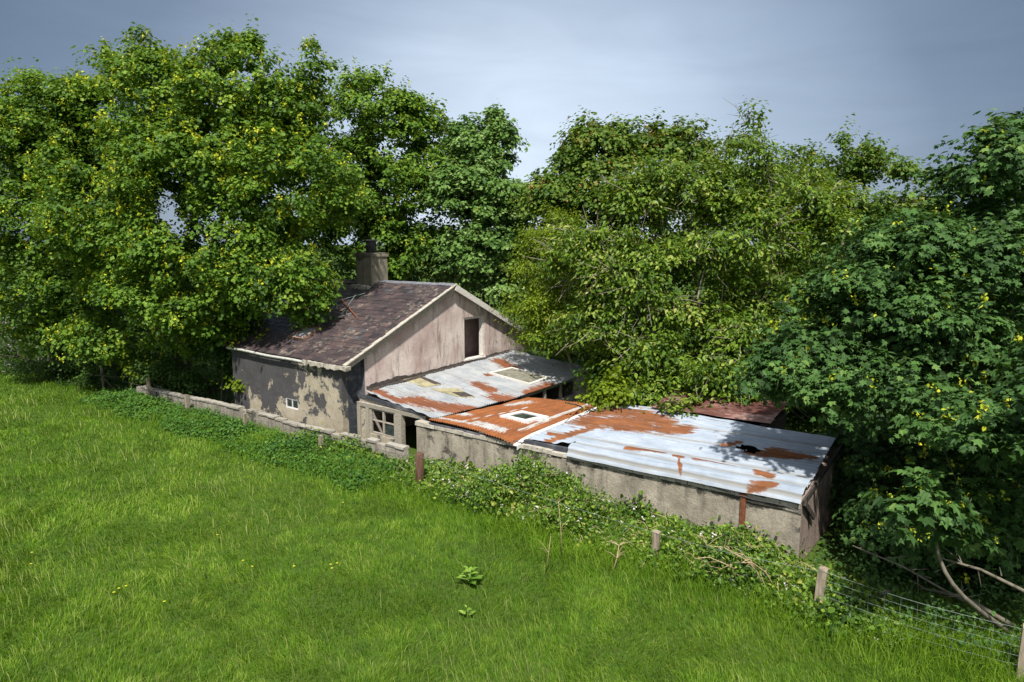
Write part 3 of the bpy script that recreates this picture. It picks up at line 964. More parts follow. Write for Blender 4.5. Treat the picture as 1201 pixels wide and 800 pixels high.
br = pxcaps([(690, 492, 752, 497, .5), (700, 485, 740, 488, .4), (730, 500, 800, 507, .33), (640, 507, 700, 497, .16), (755, 490, 780, 500, .35), (645, 500, 668, 503, .12)], 1.95)
br += pxcaps([(848, 526, 868, 524, .1), (880, 534, 935, 540, .2), (905, 533, 950, 542, .15)], 1.9)
bd = pxcaps([(640, 515, 760, 532, .12)], 1.8)
hq = [np.array(sd(u, v, 1.93)) for u, v in ((860, 527), (872, 525), (894, 531), (882, 534))]
def hole_b(s, d):
    m = np.ones_like(s, bool)
    ar = sum(hq[i][0] * hq[(i + 1) % 4][1] - hq[(i + 1) % 4][0] * hq[i][1] for i in range(4))
    for i in range(4):
        a, b = hq[i], hq[(i + 1) % 4]
        cr = (b[0] - a[0]) * (d - a[1]) - (b[1] - a[1]) * (s - a[0])
        m &= (cr > 0) if ar > 0 else (cr < 0)
    return m & (fbm(s * 5, d * 5, 3) > .3)
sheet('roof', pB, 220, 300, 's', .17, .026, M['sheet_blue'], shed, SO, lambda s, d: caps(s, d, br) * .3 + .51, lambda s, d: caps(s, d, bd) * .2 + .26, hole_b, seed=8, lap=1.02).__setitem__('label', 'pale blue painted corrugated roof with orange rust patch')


def pF(U, V):      # rolled front sheet: two big ribs, then hanging down over the eave
    s = 9.95 + U * (16.40 - 9.95)
    d = .76 - .88 * V
    q = np.clip(V * 2.25, 0, 1.9999) % 1.0
    z = zB(s, .76) - .01 - .13 * V + .135 * np.sqrt(np.clip(1 - (q * 2 - 1) ** 2, 0, 1)) * (V < .885) - np.where(V > .885, (V - .885) * 1.0, 0)
    return s, d, z + .03 * (1 - V)
fr = pxcaps([(735, 530, 780, 537, .09), (790, 541, 800, 543, .06), (815, 545, 860, 553, .09), (888, 562, 905, 566, .11), (880, 570, 905, 573, .12), (796, 543, 798, 552, .05)], 1.75)
sheet('roof', pF, 120, 160, 's', .5, .0, M['sheet_blue'], shed, SO, lambda s, d: caps(s, d, fr) * .3 + .43, lambda s, d: .2 + .75 * np.clip(1 - np.abs(np.sin((.76 - d) / .88 * np.pi * 2.25)) * 3.0, 0, 1), seed=12, lap=0).__setitem__('label', 'pale blue rolled sheet along the front eave')  # valleys between the rolls darkened, shade painted as colour


def zO(s, d):
    k = np.clip((s - 4.3) / 3.9, 0, 1)
    left = np.minimum(zL(np.full_like(s, 4.35), d) - .05, 1.6)
    right = 1.57 + .022 * d - .12 * np.clip((s - 7.6) / .6, 0, 1) * np.clip((.5 - d) / .7, 0, 1)
    return left * (1 - k) + right * k + .05 * np.sin(k * np.pi)


def pO(U, V):
    s = 4.30 + .55 * V + U * (8.22 - 4.30 - .55 * V)
    d = (.13 - .28 * U) * (1 - V) + 5.05 * V
    return s, d, zO(s, d)
ow = pxcaps([(515, 490, 590, 507, .12), (560, 497, 590, 505, .2), (540, 484, 548, 486, .25), (600, 474, 618, 472, .3), (520, 486, 545, 478, .18), (540, 496, 620, 479, .04), (690, 477, 610, 505, .1)], 1.58)
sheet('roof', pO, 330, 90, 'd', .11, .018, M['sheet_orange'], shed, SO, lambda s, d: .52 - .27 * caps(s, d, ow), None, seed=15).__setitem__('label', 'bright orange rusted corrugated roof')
rooflight([(586, 490), (612, 484), (644, 491), (617, 497)], lambda s, d: zO(np.float64(s), np.float64(d)), SO, shed, M['white'], M['glass'], .085, .36, 'white framed rooflight')
mb = MB(SO)   # white verge flashing
pts = [(8.2, d, float(zO(np.float64(8.2), np.float64(d)))) for d in np.linspace(-.18, 5.1, 12)]
for p, q in zip(pts[:-1], pts[1:]):
    mb.hexa([(8.12, p[1], p[2] + .018), (8.27, p[1], p[2] + .012), (8.27, q[1], q[2] + .012), (8.12, q[1], q[2] + .018)],
            [(8.12, p[1], p[2] + .035), (8.27, p[1], p[2] + .03), (8.27, q[1], q[2] + .03), (8.12, q[1], q[2] + .035)])
    mb.hexa([(8.272, p[1], p[2] - .10), (8.285, p[1], p[2] - .10), (8.285, q[1], q[2] - .08), (8.272, q[1], q[2] - .08)],
            [(8.272, p[1], p[2] + .03), (8.285, p[1], p[2] + .03), (8.285, q[1], q[2] + .03), (8.272, q[1], q[2] + .03)])
mb.build('verge', M['white'], shed)
mb = MB(SO)
a, zt = on_d(872, 577, -.05); _, zb = on_d(872, 614, -.05)
mb.box(a - .06, a + .06, -.06, -.003, zb - .3, zt); mb.box(a - .1, a + .1, -.075, -.062, zt - .1, zt - .05)
mb.build('iron_strap', M['iron'], shed)
mb = MB(SO)   # broken black bargeboard hanging down the end wall
mb.beam((16.43, .02, 1.58), (16.43, .95, .93), .05, .12); mb.beam((16.42, .55, 1.18), (16.42, .72, .86), .04, .09); mb.beam((16.4, -.02, 1.6), (16.4, 3.7, 2.05), .05, .12)
mb.build('bargeboard', M['bitumen'], shed)['label'] = 'broken black bargeboard hanging loose'
mb = MB(SO)
mb.tube([on3 for on3 in ((14.2, -.06, 1.52), (15.3, -.08, 1.43), (16.0, -.08, 1.46), (16.4, -.05, 1.38))], .012, 5)
mb.build('cable', M['black'], shed)

# ------------------------------------------------------------------ rusty roof behind
QO = (12, 5, 0)
rs = empty('rusty_shed', W(12, 5), ROTZ)
tag(rs, 'red oxide corrugated roofed shed half buried in cherry leaves behind the blue roof', 'shed')
def pQ(U, V):
    s = 10.6 + 3.8 * U; d = 3.95 + 2.0 * V
    return s, d, 2.2 + .018 * (s - 9.6) + .12 * (d - 3.95) + .02
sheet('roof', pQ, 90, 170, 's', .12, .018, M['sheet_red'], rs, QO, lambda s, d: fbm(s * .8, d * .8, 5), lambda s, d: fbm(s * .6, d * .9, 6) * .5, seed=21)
mb = MB(QO); mb.box(10.7, 14.3, 5.7, 5.9, 0, 2.3); mb.box(10.7, 10.9, 3.95, 5.7, 0, 2.15); mb.box(14.1, 14.3, 3.95, 5.7, 0, 2.2); mb.box(10.9, 14.1, 3.78, 3.95, 0, 2.15)
mb.build('wall', M['cement'], rs)

# ------------------------------------------------------------------ boundary wall
bw = empty('boundary_wall', W(-5, -1.1), ROTZ)
tag(bw, 'low grey concrete block wall running in front of the cottage', 'garden wall')
BO = (-5, -1.1, 0)
def wd(s): return -1.42 + .055 * (s + 13.4)
mb = MB(BO); cpg = MB(BO)
s = -13.6
while s < 3.8:
    e = min(s + .46, 3.85); top = .70 if s < -3.4 else .60
    if -3.4 <= s < -2.9: top = .66
    top += .03 * math.sin(s * .7)
    for r in range(3):
        z0 = r * top / 3; z1 = (r + 1) * top / 3 - .012
        o = .23 if r % 2 else 0
        j = random.uniform(0, .012)
        mb.box(s + o * 0, e - .012, wd(s) - .1 - j, wd(s) + .1, z0, z1, j=.004)
    if random.random() > .06:
        cpg.box(s, e - .008, wd(s) - .135 - random.uniform(0, .02), wd(s) + .13, top, top + random.uniform(.055, .085), j=.012)
    s = e
mb.box(-4.45, -4.05, wd(-4.2) - .2, wd(-4.2) + .12, 0, .82, j=.01)
mb.build('blocks', M['block'], bw); cpg.build('coping', M['coping'], bw)

# ------------------------------------------------------------------ wire fence
fence = empty('wire_fence', W(0, -1.6), ROTZ)
tag(fence, 'sagging wire and timber post fence along the edge of the field', 'fence')
FO = (0, -1.6, 0)
POSTS = [(-29.1, -1.24, 1.25, .07, 0), (-17.31, -1.54, 1.3, .065, -.06), (-12.3, -1.55, 1.27, .08, 0), (-8.67, -1.6, 1.0, .09, .02), (-4.1, -1.62, .86, .07, .01),
         (.7, -1.62, .85, .075, .01), (5.78, -1.8, 1.18, .14, .01), (13.6, -1.8, .82, .085, .03), (17.25, -1.93, 1.06, .085, .07), (20.6, -2.03, 1.05, .10, .02)]
tops = []
for (s, d, h, r, lean_) in POSTS:
    mb = MB(FO)
    if r > .12 or r < .07:
        mb.tube([(s, d, -.2), (s + lean_ * .5, d, h * .5), (s + lean_, d, h - .015), (s + lean_, d, h)], [r, r * .98, r * .97, r * .8], 12)
        mm = M['post_dark'] if r > .12 else M['post']
    else:
        w = r * .9
        lo = [(s - w, d - w * .8, -.2), (s + w, d - w * .8, -.2), (s + w, d + w * .8, -.2), (s - w, d + w * .8, -.2)]
        mi_ = [(s + lean_ * .5 + (p[0] - s) * random.uniform(.9, 1.08), p[1], h * .55) for p in lo]
        hi = [(p[0] + lean_ + random.uniform(-.012, .012), p[1], h - random.uniform(0, .05)) for p in lo]
        mb.hexa(lo, mi_); mb.hexa([(p[0], p[1], p[2] + .001) for p in mi_], hi)
        mm = M['post']
    o = mb.build('post', mm, fence, r > .12 or r < .07)
    if r > .12: o['label'] = 'thick round dark brown post'
    tops.append((s + lean_, d - .07, h))
mb = MB(FO)
for i in range(len(tops) - 1):
    a, b = tops[i], tops[i + 1]
    net = i in (0, 1, 2, 3, 8)
    hs = (.05, .22, .38, .55, .72, .9) if i == 8 else ((.1, .35, .6, .9) if net else (.06,))
    for q in hs:
        ha = a[2] - q * (a[2] / 1.05); hb = b[2] - q * (b[2] / 1.05)
        L = b[0] - a[0]; n = 8
        sag = random.uniform(.02, .07) * (1.6 if i == 8 else 1)
        pts = [(a[0] + L * t, a[1] + (b[1] - a[1]) * t + .01 * math.sin(t * 9), max(.03, ha + (hb - ha) * t - sag * 4 * t * (1 - t))) for t in np.linspace(0, 1, n)]
        mb.tube(pts, .0032 if q < .1 else .0022, 4, cap=False)
    if net:
        step_ = .28 if i == 8 else .4
        for t in np.arange(step_, (b[0] - a[0]), step_):
            k = t / (b[0] - a[0]); h = a[2] + (b[2] - a[2]) * k - .12
            mb.tube([(a[0] + t, a[1] + (b[1] - a[1]) * k, .03), (a[0] + t + random.uniform(-.02, .02), a[1] + (b[1] - a[1]) * k, h)], .0014, 3, cap=False)
mb.build('wire', M['wire'], fence)

# ================================================================== GROUND
def ground():
    n = 120
    xs = np.concatenate([[-1500, -600, -250], np.linspace(-70, 50, n), [250, 600, 1500]])
    ys = np.concatenate([[-300, -60], np.linspace(-5, 75, n), [200, 600, 2500]])
    X, Y = np.meshgrid(xs, ys, indexing='ij')
    Z = (fbm(X * .25, Y * .25, 31, 3) - .5) * .12
    s, d = (X - C0[0]) * SX[0] + (Y - C0[1]) * SX[1], (X - C0[0]) * DX[0] + (Y - C0[1]) * DX[1]
    Z = np.where(np.abs(X) > 80, 0, Z) - np.where(d > -1, .05, 0)
    idx = np.arange(X.size).reshape(X.shape)
    Fc = np.stack([idx[:-1, :-1], idx[1:, :-1], idx[1:, 1:], idx[:-1, 1:]], -1).reshape(-1, 4)
    o = np_mesh('ground', np.stack([X, Y, Z], -1).reshape(-1, 3), [Fc], [np.zeros(len(Fc))], M['ground'], smooth=True)
    o['kind'] = 'structure'
ground()


def blades(name, X, Y, h, w, lean_dir, lean, tint, mat, curl=.5):
    n = len(X)
    Z = (fbm(X * .25, Y * .25, 31, 3) - .5) * .12 - .03
    base = np.stack([X, Y, Z], 1)
    face = rng.uniform(0, 2 * np.pi, n)
    bx = np.stack([np.cos(face), np.sin(face), np.zeros(n)], 1) * (w / 2)[:, None]
    ld = np.stack([np.cos(lean_dir), np.sin(lean_dir), np.zeros(n)], 1)
    up = np.array((0, 0, 1.0))
    m = base + up * (h * .55)[:, None] + ld * (h * lean * .3)[:, None]
    t = base + up * (h * (1 - lean * .35))[:, None] + ld * (h * lean * (.6 + curl * .5))[:, None]
    V = np.stack([base - bx, base + bx, m + bx * .8, m - bx * .8, t], 1).reshape(-1, 3)
    b = (np.arange(n) * 5)[:, None]
    return np_mesh(name, V, [b + np.array([0, 1, 2, 3]), b + np.array([3, 2, 4])], [tint, tint], mat)


def field_points(n, pw=1.35, d0=-1.2, ymin=7.5, ymax=60):
    """more blades close by, so that they stay one blade wide in the picture"""
    u = rng.random(n)
    a = 1 - pw
    Y = (ymin ** a + u * (ymax ** a - ymin ** a)) ** (1 / a)
    X = (rng.random(n) * 2 - 1) * (Y * .92 + 2.5)
    s, d = (X - C0[0]) * SX[0] + (Y - C0[1]) * SX[1], (X - C0[0]) * DX[0] + (Y - C0[1]) * DX[1]
    edge = d0 + (fbm(s * .5, s * 0, 77) - .5) * 1.2
    k = d < edge
    return X[k], Y[k], s[k], d[k]


def grass():
    X, Y, s, d = field_points(640000, 1.15)
    n = len(X)
    c1 = fbm(X * .5, Y * .5, 41, 4); c2 = fbm(X * 1.8, Y * 1.8, 51, 3); c3 = fbm(X * .14, Y * .14, 61, 2)
    tall = np.clip((d + 4.5) / 3.0, 0, 1)          # ranker beside the hedge
    h = (.085 + .14 * c2 * c1 * 2 + .05 * rng.random(n)) * (1 + .45 * tall) * rng.uniform(.6, 1.25, n)
    dist = np.hypot(X, Y)
    w = np.maximum(.007, .0007 * dist) * rng.uniform(.7, 1.4, n)
    ldir = 2.6 + 5.0 * (fbm(X * .6, Y * .6, 71, 2) - .5) * 2 + rng.normal(size=n) * .7
    lean = np.clip(.35 + .8 * (c1 - .35) + rng.normal(size=n) * .25, .05, 1.3)
    c4 = fbm(X * 5.5, Y * 5.5, 57, 2)
    tint = .40 + .22 * (c1 - .5) + .42 * (c2 - .5) + .62 * (c4 - .5) + .22 * (c3 - .5) + rng.normal(size=n) * .17 + .02 * tall
    tint = np.where(rng.random(n) < .035 * (.4 + 1.6 * c3), .93, tint)
    tint = np.clip(tint, 0, .88) + np.where(rng.random(n) < .012, .3, 0)
    o = blades('grass', X, Y, h, w, ldir, lean, np.clip(tint, 0, 1), M['grass'])
    o['kind'] = 'stuff'
    # pale flowering stems standing above the sward
    X, Y, s, d = field_points(34000, 1.15)
    c = fbm(X * .35, Y * .35, 91, 3)
    k = rng.random(len(X)) < np.clip((c - .40) * 4, .04, 1); X, Y = X[k], Y[k]; n = len(X)
    o = blades('seed_grass', X, Y, rng.uniform(.3, .5, n), np.maximum(.006, .0006 * np.hypot(X, Y)), rng.uniform(1.8, 3.6, n), rng.uniform(.15, .8, n), rng.uniform(.74, 1, n), M['grass'], .2)
    o['kind'] = 'stuff'
grass()


def patch(name, n, sfun, mat, size, shape, hfun, clump, upw=1.0, droop=.4, tint=(.45, .18), kind='stuff', mess=1.0):
    """low leafy ground cover; sfun(n) -> s, d arrays"""
    m = n // clump
    s, d = sfun(m)
    hh = hfun(s, d)
    s, d, hh = s[hh > .08], d[hh > .08], hh[hh > .08]
    m = len(s)
    c = np.array([W(a, b) for a, b in zip(s, d)])
    rep = np.repeat(np.arange(m), clump); N_ = len(rep)
    off = rng.normal(size=(N_, 3)) * np.array((.13, .13, .07)) * mess
    zz = hh[rep] * (1 - .85 * rng.random(N_) ** 2.0)
    P = c[rep] + off; P[:, 2] = np.maximum(.03, zz + off[:, 2])
    Nn = unit(rng.normal(size=(N_, 3)) * .5 + np.array((-.05, -.3, upw)))
    T = rng.normal(size=(N_, 3)); T[:, 2] -= droop
    tn = np.clip(tint[0] + (rng.normal(size=m) * tint[1])[rep] + rng.normal(size=N_) * tint[1] * .7, 0, 1)
    tn = np.clip(tn + (.5 * (fbm(s * .9, d * .9, 83, 3) - .5))[rep], 0, 1)
    sz = size * rng.uniform(.5, 1.35, N_)
    o = leaf_object(name, P, Nn, T, sz, tn, shape, mat, None, (0, 0, 0))
    if kind: o['kind'] = kind
    return P, hh


def s_bramble(m):
    s = rng.uniform(-1.0, 18.6, m)
    return s, np.where(s > 16.2, rng.uniform(-2.2, -.9, m), rng.uniform(-2.0, 0.0, m))
def h_bramble(s, d):
    top = np.interp(s, [-1, 2, 4, 5, 6, 7, 8, 8.7, 9.1, 9.6, 10.4, 11.4, 12.3, 12.9, 13.25, 13.7, 14.6, 15.2, 15.9, 16.6, 18.5],
                    [.35, .4, .3, .22, .34, .28, .55, .75, .95, .85, .95, .85, .62, .5, .8, .66, .44, .58, .36, .26, .24])
    lump = .2 + .85 * fbm(s * 1.3, d * 1.3, 15, 3) + .75 * fbm(s * 3.6, d * 3.6, 16, 2)
    front = np.clip((d + 2.25 - .6 * (fbm(s * .9, s * 0, 5) - .5)) / .9, 0, 1)
    return 1.06 * np.clip((fbm(s * .7, d * .8, 44, 2) - .30) * 5, .35, 1) * top * lump * (.25 + .75 * front) * np.where((s < 4) & (d > -.75), 0, 1)
P, hh = patch('bramble_bank', 95000, s_bramble, M['bramble'], .092, 'simple', h_bramble, 9, .6, .35, (.40, .24), mess=1.5)
patch('bramble_overgrowth', 9000, s_bramble, M['bramble'], .15, 'simple', lambda s, d: h_bramble(s, d) * 1.12 * (fbm(s * .8, d * .8, 88, 2) > .48), 10, .6, .3, (.46, .22), mess=1.8)
k = rng.choice(len(P), 4200); q = P[k]; sg, dg = loc(q[:, 0], q[:, 1])
keep = (q[:, 2] > h_bramble(sg, dg) * .6) & (fbm(sg * .9, dg * .9, 4) > .42) & (sg > 4)
q = q[keep][:300]; rep = np.repeat(np.arange(len(q)), 5)
o = leaf_object('bramble_blossom', q[rep] + rng.normal(size=(len(rep), 3)) * .022 + np.array((0, 0, .04)), unit(rng.normal(size=(len(rep), 3)) * .5 + np.array((0, -.4, 1))), rng.normal(size=(len(rep), 3)), rng.uniform(.03, .06, len(rep)), rng.random(len(rep)), 'wide', M['white_bloom'], None, (0, 0, 0))
o['kind'] = 'stuff'


def canes():
    mb = MB(); LP, LN, LT = [], [], []
    for i in range(430):
        s = rng.uniform(2, 16.8); d = rng.uniform(-1.9, -.35); h = float(h_bramble(np.array([s]), np.array([d]))[0])
        if h < .12: continue
        a = rng.uniform(0, 6.28); L_ = rng.uniform(.4, 1.0); k = rng.uniform(.05, .34)
        p0 = np.array((s, d, h * .75)); p1 = p0 + (math.cos(a) * L_ * .45, math.sin(a) * L_ * .3, k); p2 = p0 + (math.cos(a) * L_, math.sin(a) * L_ * .6, k * .4)
        if max(p1[1], p2[1]) > -.12: continue
        P_ = [W(*p) for p in (p0, p1, p2)]
        mb.tube(P_, [.007, .006, .003], 4, cap=False, t=rng.random())
        for t in np.linspace(.15, 1, rng.integers(4, 10)):
            q = (1 - t) ** 2 * P_[0] + 2 * t * (1 - t) * P_[1] + t * t * P_[2]
            for _ in range(3): LP.append(q + rng.normal(size=3) * .03); LN.append(rng.normal(size=3) * .5 + (0, -.3, .8)); LT.append(rng.normal(size=3) + (0, 0, -.3))
    for i in range(42):
        s = rng.choice([rng.normal(10.6, .8), rng.normal(13.8, .9), rng.uniform(3, 16.5)]); d = rng.uniform(-2.2, -.6)
        h = float(h_bramble(np.array([s]), np.array([d]))[0]); a = rng.uniform(0, 6.28); L_ = rng.uniform(.2, .8)
        p0 = np.array((s, d, h * .4)); p1 = p0 + (math.cos(a) * L_ * .3, math.sin(a) * L_ * .2, h * .6 + .1); p2 = p0 + (math.cos(a) * L_, math.sin(a) * L_ * .4 - .1, h * .6 + rng.uniform(-.15, .3))
        if 3.5 < s < 16.5 and max(p1[1], p2[1]) > -.1: continue
        mb.tube([W(*p) for p in (p0, p1, p2)], [.012, .010, .005], 5, cap=False, t=rng.random())
    o = mb.build('bramble_canes', M['stalk']); o['kind'] = 'stuff'
    n = len(LP)
    o = leaf_object('bramble_shoots', np.array(LP), np.array(LN), np.array(LT), .085 * rng.uniform(.6, 1.2, n), np.clip(rng.normal(.6, .22, n), 0, 1), 'simple', M['bramble'], None, (0, 0, 0)); o['kind'] = 'stuff'
canes()


def s_nettle(m): return rng.uniform(-15.5, 4.5, m), rng.uniform(-3.3, -1.3, m)
def h_nettle(s, d):
    g = np.clip((d + 3.4 + 1.2 * (fbm(s * .7, s * 0, 8) - .5)) / .8, 0, 1) * np.clip((-d - 1.2) / .2, 0, 1)
    return (.26 + .6 * np.clip(fbm(s * .9, d * .9, 19, 3) - .33, 0, 1)) * g
patch('nettle_bed', 30000, s_nettle, M['nettle'], .10, 'simple', h_nettle, 12, 1.0, .5)


def s_left(m): return rng.uniform(-34, -12, m), rng.uniform(-2.3, 2.5, m)
def h_left(s, d): return (.3 + 1.0 * fbm(s * .5, d * .5, 23, 3)) * np.clip((d + 1.35) / 1.0, .12, 1) * .8
patch('hedge_bottom_weeds', 42000, s_left, M['shrub'], .10, 'simple', h_left, 14, 1.0, .4)


def s_right(m): return rng.uniform(16.6, 26, m), rng.uniform(-1.9, 4.5, m)
def h_right(s, d): return (.12 + .6 * fbm(s * .8, d * .8, 29, 3)) * np.clip((s - 16.5) / .6, .2, 1)
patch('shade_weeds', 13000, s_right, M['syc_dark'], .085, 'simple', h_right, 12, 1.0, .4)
def s_back(m): return rng.uniform(-14, 20, m), rng.uniform(4, 16, m)
def h_back(s, d): return np.where(((s > -9.5) & (s < .5) & (d < 11.8)) | ((s > -.5) & (s < 4.6) & (d < 11)) | ((s > 4) & (s < 16.4) & (d < 7.2)), 0, .3 + .6 * fbm(s * .7, d * .7, 33, 3))
patch('back_weeds', 26000, s_back, M['shrub'], .13, 'simple', h_back, 12)

# rank grass along the foot of the brambles and under the fence
def rank():
    n = 46000
    s = rng.uniform(-14, 21, n); d = -1.7 + rng.normal(size=n) * .7
    k = (d < -.25) & ~((s < 16.4) & (d > -.15)); s, d = s[k], d[k]
    X = C0[0] + s * SX[0] + d * DX[0]; Y = C0[1] + s * SX[1] + d * DX[1]; n = len(X)
    c = fbm(s * .9, d * .9, 3, 3)
    hr = (.22 + .65 * c) * rng.uniform(.6, 1.15, n)
    m = 52000; s2 = rng.uniform(0, 18.5, m); d2 = rng.uniform(-2.0, -.2, m)
    k2 = rng.random(m) < np.clip((.62 - fbm(s2 * .7, d2 * .8, 44, 2)) * 4, .08, 1) * ((s2 < 16.2) | (d2 < -.8)) * ((s2 > 4) | (d2 < -1.1)); s2, d2 = s2[k2], d2[k2]; m = len(s2)
    X = np.concatenate([X, C0[0] + s2 * SX[0] + d2 * DX[0]]); Y = np.concatenate([Y, C0[1] + s2 * SX[1] + d2 * DX[1]])
    hr = np.concatenate([hr, .14 + h_bramble(s2, d2) * rng.uniform(.7, 1.4, m) + .3 * rng.random(m) * np.interp(s2, [3, 8, 12, 18], [.4, 1, 1, .4])]); c = np.concatenate([c, rng.uniform(.3, 1.1, m)]); n += m
    o = blades('rank_grass', X, Y, hr, rng.uniform(.006, .0125, n), rng.uniform(0, 6.28, n), rng.uniform(.2, 1.1, n), np.clip(.2 + .5 * c + rng.normal(size=n) * .12, 0, .85), M['grass'])
    o['kind'] = 'stuff'
rank()

# ------------------------------------------------------------------ single plants
def leafy_plant(name, label, cat, p, n, size, hgt, mat, group=None):
    r_ = empty(name, p); tag(r_, label, cat, group)
    mb = MB(p); mb.tube([p, np.array(p) + (.02, 0, hgt * .6), np.array(p) + (.03, .02, hgt)], [.014, .011, .005], 6); mb.build('stem', M['dock'], r_)
    a = np.arange(n) * 2.4 + rng.random(n); hz = hgt * np.linspace(.08, 1, n)
    D = np.stack([np.cos(a), np.sin(a), np.zeros(n)], 1)
    P_ = np.array(p) + np.stack([.02 * D[:, 0], .02 * D[:, 1], hz], 1)
    leaf_object('leaves', P_, D * -.45 + np.array((0, 0, 1.0)), D + np.array((0, 0, .35)), size * np.linspace(1.15, .5, n) * rng.uniform(.8, 1.2, n), rng.random(n), 'lance', mat, r_, p)
    return r_
leafy_plant('dock_plant', 'large bright green dock plant standing alone in the grass below the brambles', 'plant', gp(551, 686), 15, .30, .36, M['dock'])
leafy_plant('dock_plant', 'small pale dock plant in the grass, nearer the camera than the large one', 'plant', gp(548, 724), 7, .18, .2, M['dock'])


def stalk(label, pts, rr, side=6, group='dead stalks among the brambles'):
    b = np.array(pts[0])
    o_ = empty('dead_stalk', b); tag(o_, label, 'dead stalk', group)
    mb = MB(b); mb.tube(pts, list(np.linspace(rr, rr * .4, len(pts))), 6); mb.build('stem', M['stalk'], o_, True)
    for i in range(side):
        mb = MB(b); k = random.randint(1, len(pts) - 1); q = np.array(pts[k]); e = q + np.array((random.uniform(-.3, .3), random.uniform(-.25, .15), random.uniform(.02, .3)))
        mb.tube([q, (q + e) / 2 + (0, 0, .03), e], [rr * .45, rr * .35, rr * .2], 4)
        mb.build('twig', M['stalk'], o_)


def up(u, v, u2, v2, fwd=0.0):
    """a stem from a ground pixel to the height its top shows"""
    g = gp(u, v); Yt = g[1] + fwd
    t = at(u2, v2, Yt)
    m = (g + t) / 2 + np.array((random.uniform(-.05, .05), 0, .04))
    return [g, m, t]
stalk('tall thin dead stalk below the middle of the shed wall', up(640, 672, 646, 628), .011, 3)
stalk('branched pale dead stalk right of the tall thin one', up(718, 674, 726, 640), .02, 10)
stalk('upright brown dead stem between the shed wall and field', up(659, 655, 655, 588), .013, 5)
for i, (a, b, c, e) in enumerate([(905, 690, 830, 640), (900, 700, 862, 648), (880, 690, 815, 655), (915, 700, 870, 660)]):
    g = gp(a, b); t = at(c, e, g[1] - .3)
    pts = [g, g * .6 + t * .4 + (0, 0, .25), g * .25 + t * .75 + (0, 0, .2), t]
    stalk(['arching bleached bramble cane nearest the shed corner', 'arching bleached cane rising over the bank', 'low bleached cane drooping into the grass', 'short bleached cane by the leaning post'][i], pts, .016, 4, 'bleached canes at the end of the bramble bank')

for i, (u, v) in enumerate([(140, 708), (148, 702), (134, 711), (38, 663), (37, 676), (191, 587), (285, 671), (296, 680), (345, 681), (388, 679), (395, 676), (402, 601), (389, 680), (193, 722), (255, 640)]):
    p = gp(u, v); hg = random.uniform(.26, .34)
    b_ = empty('buttercup', p); tag(b_, 'small yellow buttercup flowering in the field grass', 'flower', 'buttercups scattered in the field')
    mb = MB(p); mb.tube([p, p + np.array((.01, .01, hg))], .003, 4); mb.build('stem', M['dock'], b_)
    k = 5; a = np.arange(k) * 1.257
    D = np.stack([np.cos(a), np.sin(a), np.zeros(k)], 1)
    leaf_object('flower', np.tile(p + np.array((.01, .01, hg)), (k, 1)), D * -.4 + np.array((0, 0, 1.)), D + np.array((0, 0, .4)), np.full(k, .034), np.full(k, .9), 'wide', M['yellow'], b_, p)

# ================================================================== TREES
Y3 = M['yellow']
make_tree('sycamore', 'big sycamore covered in yellow flower tassels overhanging the left end of the cottage roof', gp(212, 452),
          [(175, 125, 33, 75, 62, 3.2), (178, 60, 33, 24, 30, 1.0), (285, 110, 32, 80, 60, 3.2), (300, 62, 32, 24, 24, 1.0), (365, 78, 32, 20, 26, .9), (255, 70, 33, 18, 20, .8),
           (240, 190, 31, 120, 60, 3.4), (345, 215, 29.5, 78, 58, 2.2), (250, 280, 30, 110, 60, 3.0), (140, 260, 32, 90, 60, 3.0), (320, 325, 29, 75, 45, 2.0), (210, 350, 30, 95, 48, 2.4),
           (355, 352, 28.6, 34, 32, 1.0), (130, 90, 34, 32, 30, 1.3), (190, 210, 33, 70, 50, 2.4), (190, 215, 34.5, 70, 50, 1.6), (130, 395, 33, 60, 34, 1.4), (225, 400, 31.5, 56, 26, 1.2), (100, 200, 33.5, 50, 60, 2), (330, 140, 32.5, 60, 50, 2), (385, 230, 30.5, 36, 44, 1.2), (300, 180, 33, 80, 50, 2.4), (230, 130, 33.5, 70, 50, 2), (160, 330, 33, 70, 40, 2.2), (280, 390, 31, 50, 26, 1.2)],
          140000, .165, 'lobed', M['syc'], M['bark'], rc=.55, per=64, flowers=(Y3, 3000, .15, 'blossom'), rtrunk=.33, stems=2, carve=.36)
make_tree('sycamore', 'spreading sycamore at the left edge of the picture with a thin forked trunk', gp(72, 446),
          [(55, 165, 36, 60, 60, 3), (35, 105, 36, 24, 22, 1), (20, 230, 36, 50, 60, 3), (70, 270, 35, 70, 60, 3), (30, 330, 35, 50, 50, 2.4), (110, 330, 35, 60, 45, 2.4), (100, 150, 37, 40, 50, 2), (85, 205, 36.5, 50, 50, 2.2), (95, 140, 35.5, 40, 44, 1.6), (50, 200, 36, 60, 40, 1.8), (60, 120, 35.5, 46, 34, 1.6), (110, 120, 35.5, 40, 34, 1.6), (65, 155, 35.5, 60, 28, 1.4), (10, 160, 36, 30, 40, 1.6), (90, 375, 36, 60, 30, 1.8), (35, 385, 36, 50, 36, 1.6)],
          66000, .168, 'lobed', M['syc'], M['bark_pale'], rc=.6, per=70, flowers=(Y3, 1100, .14, 'blossom'), rtrunk=.2, stems=2, carve=-1)
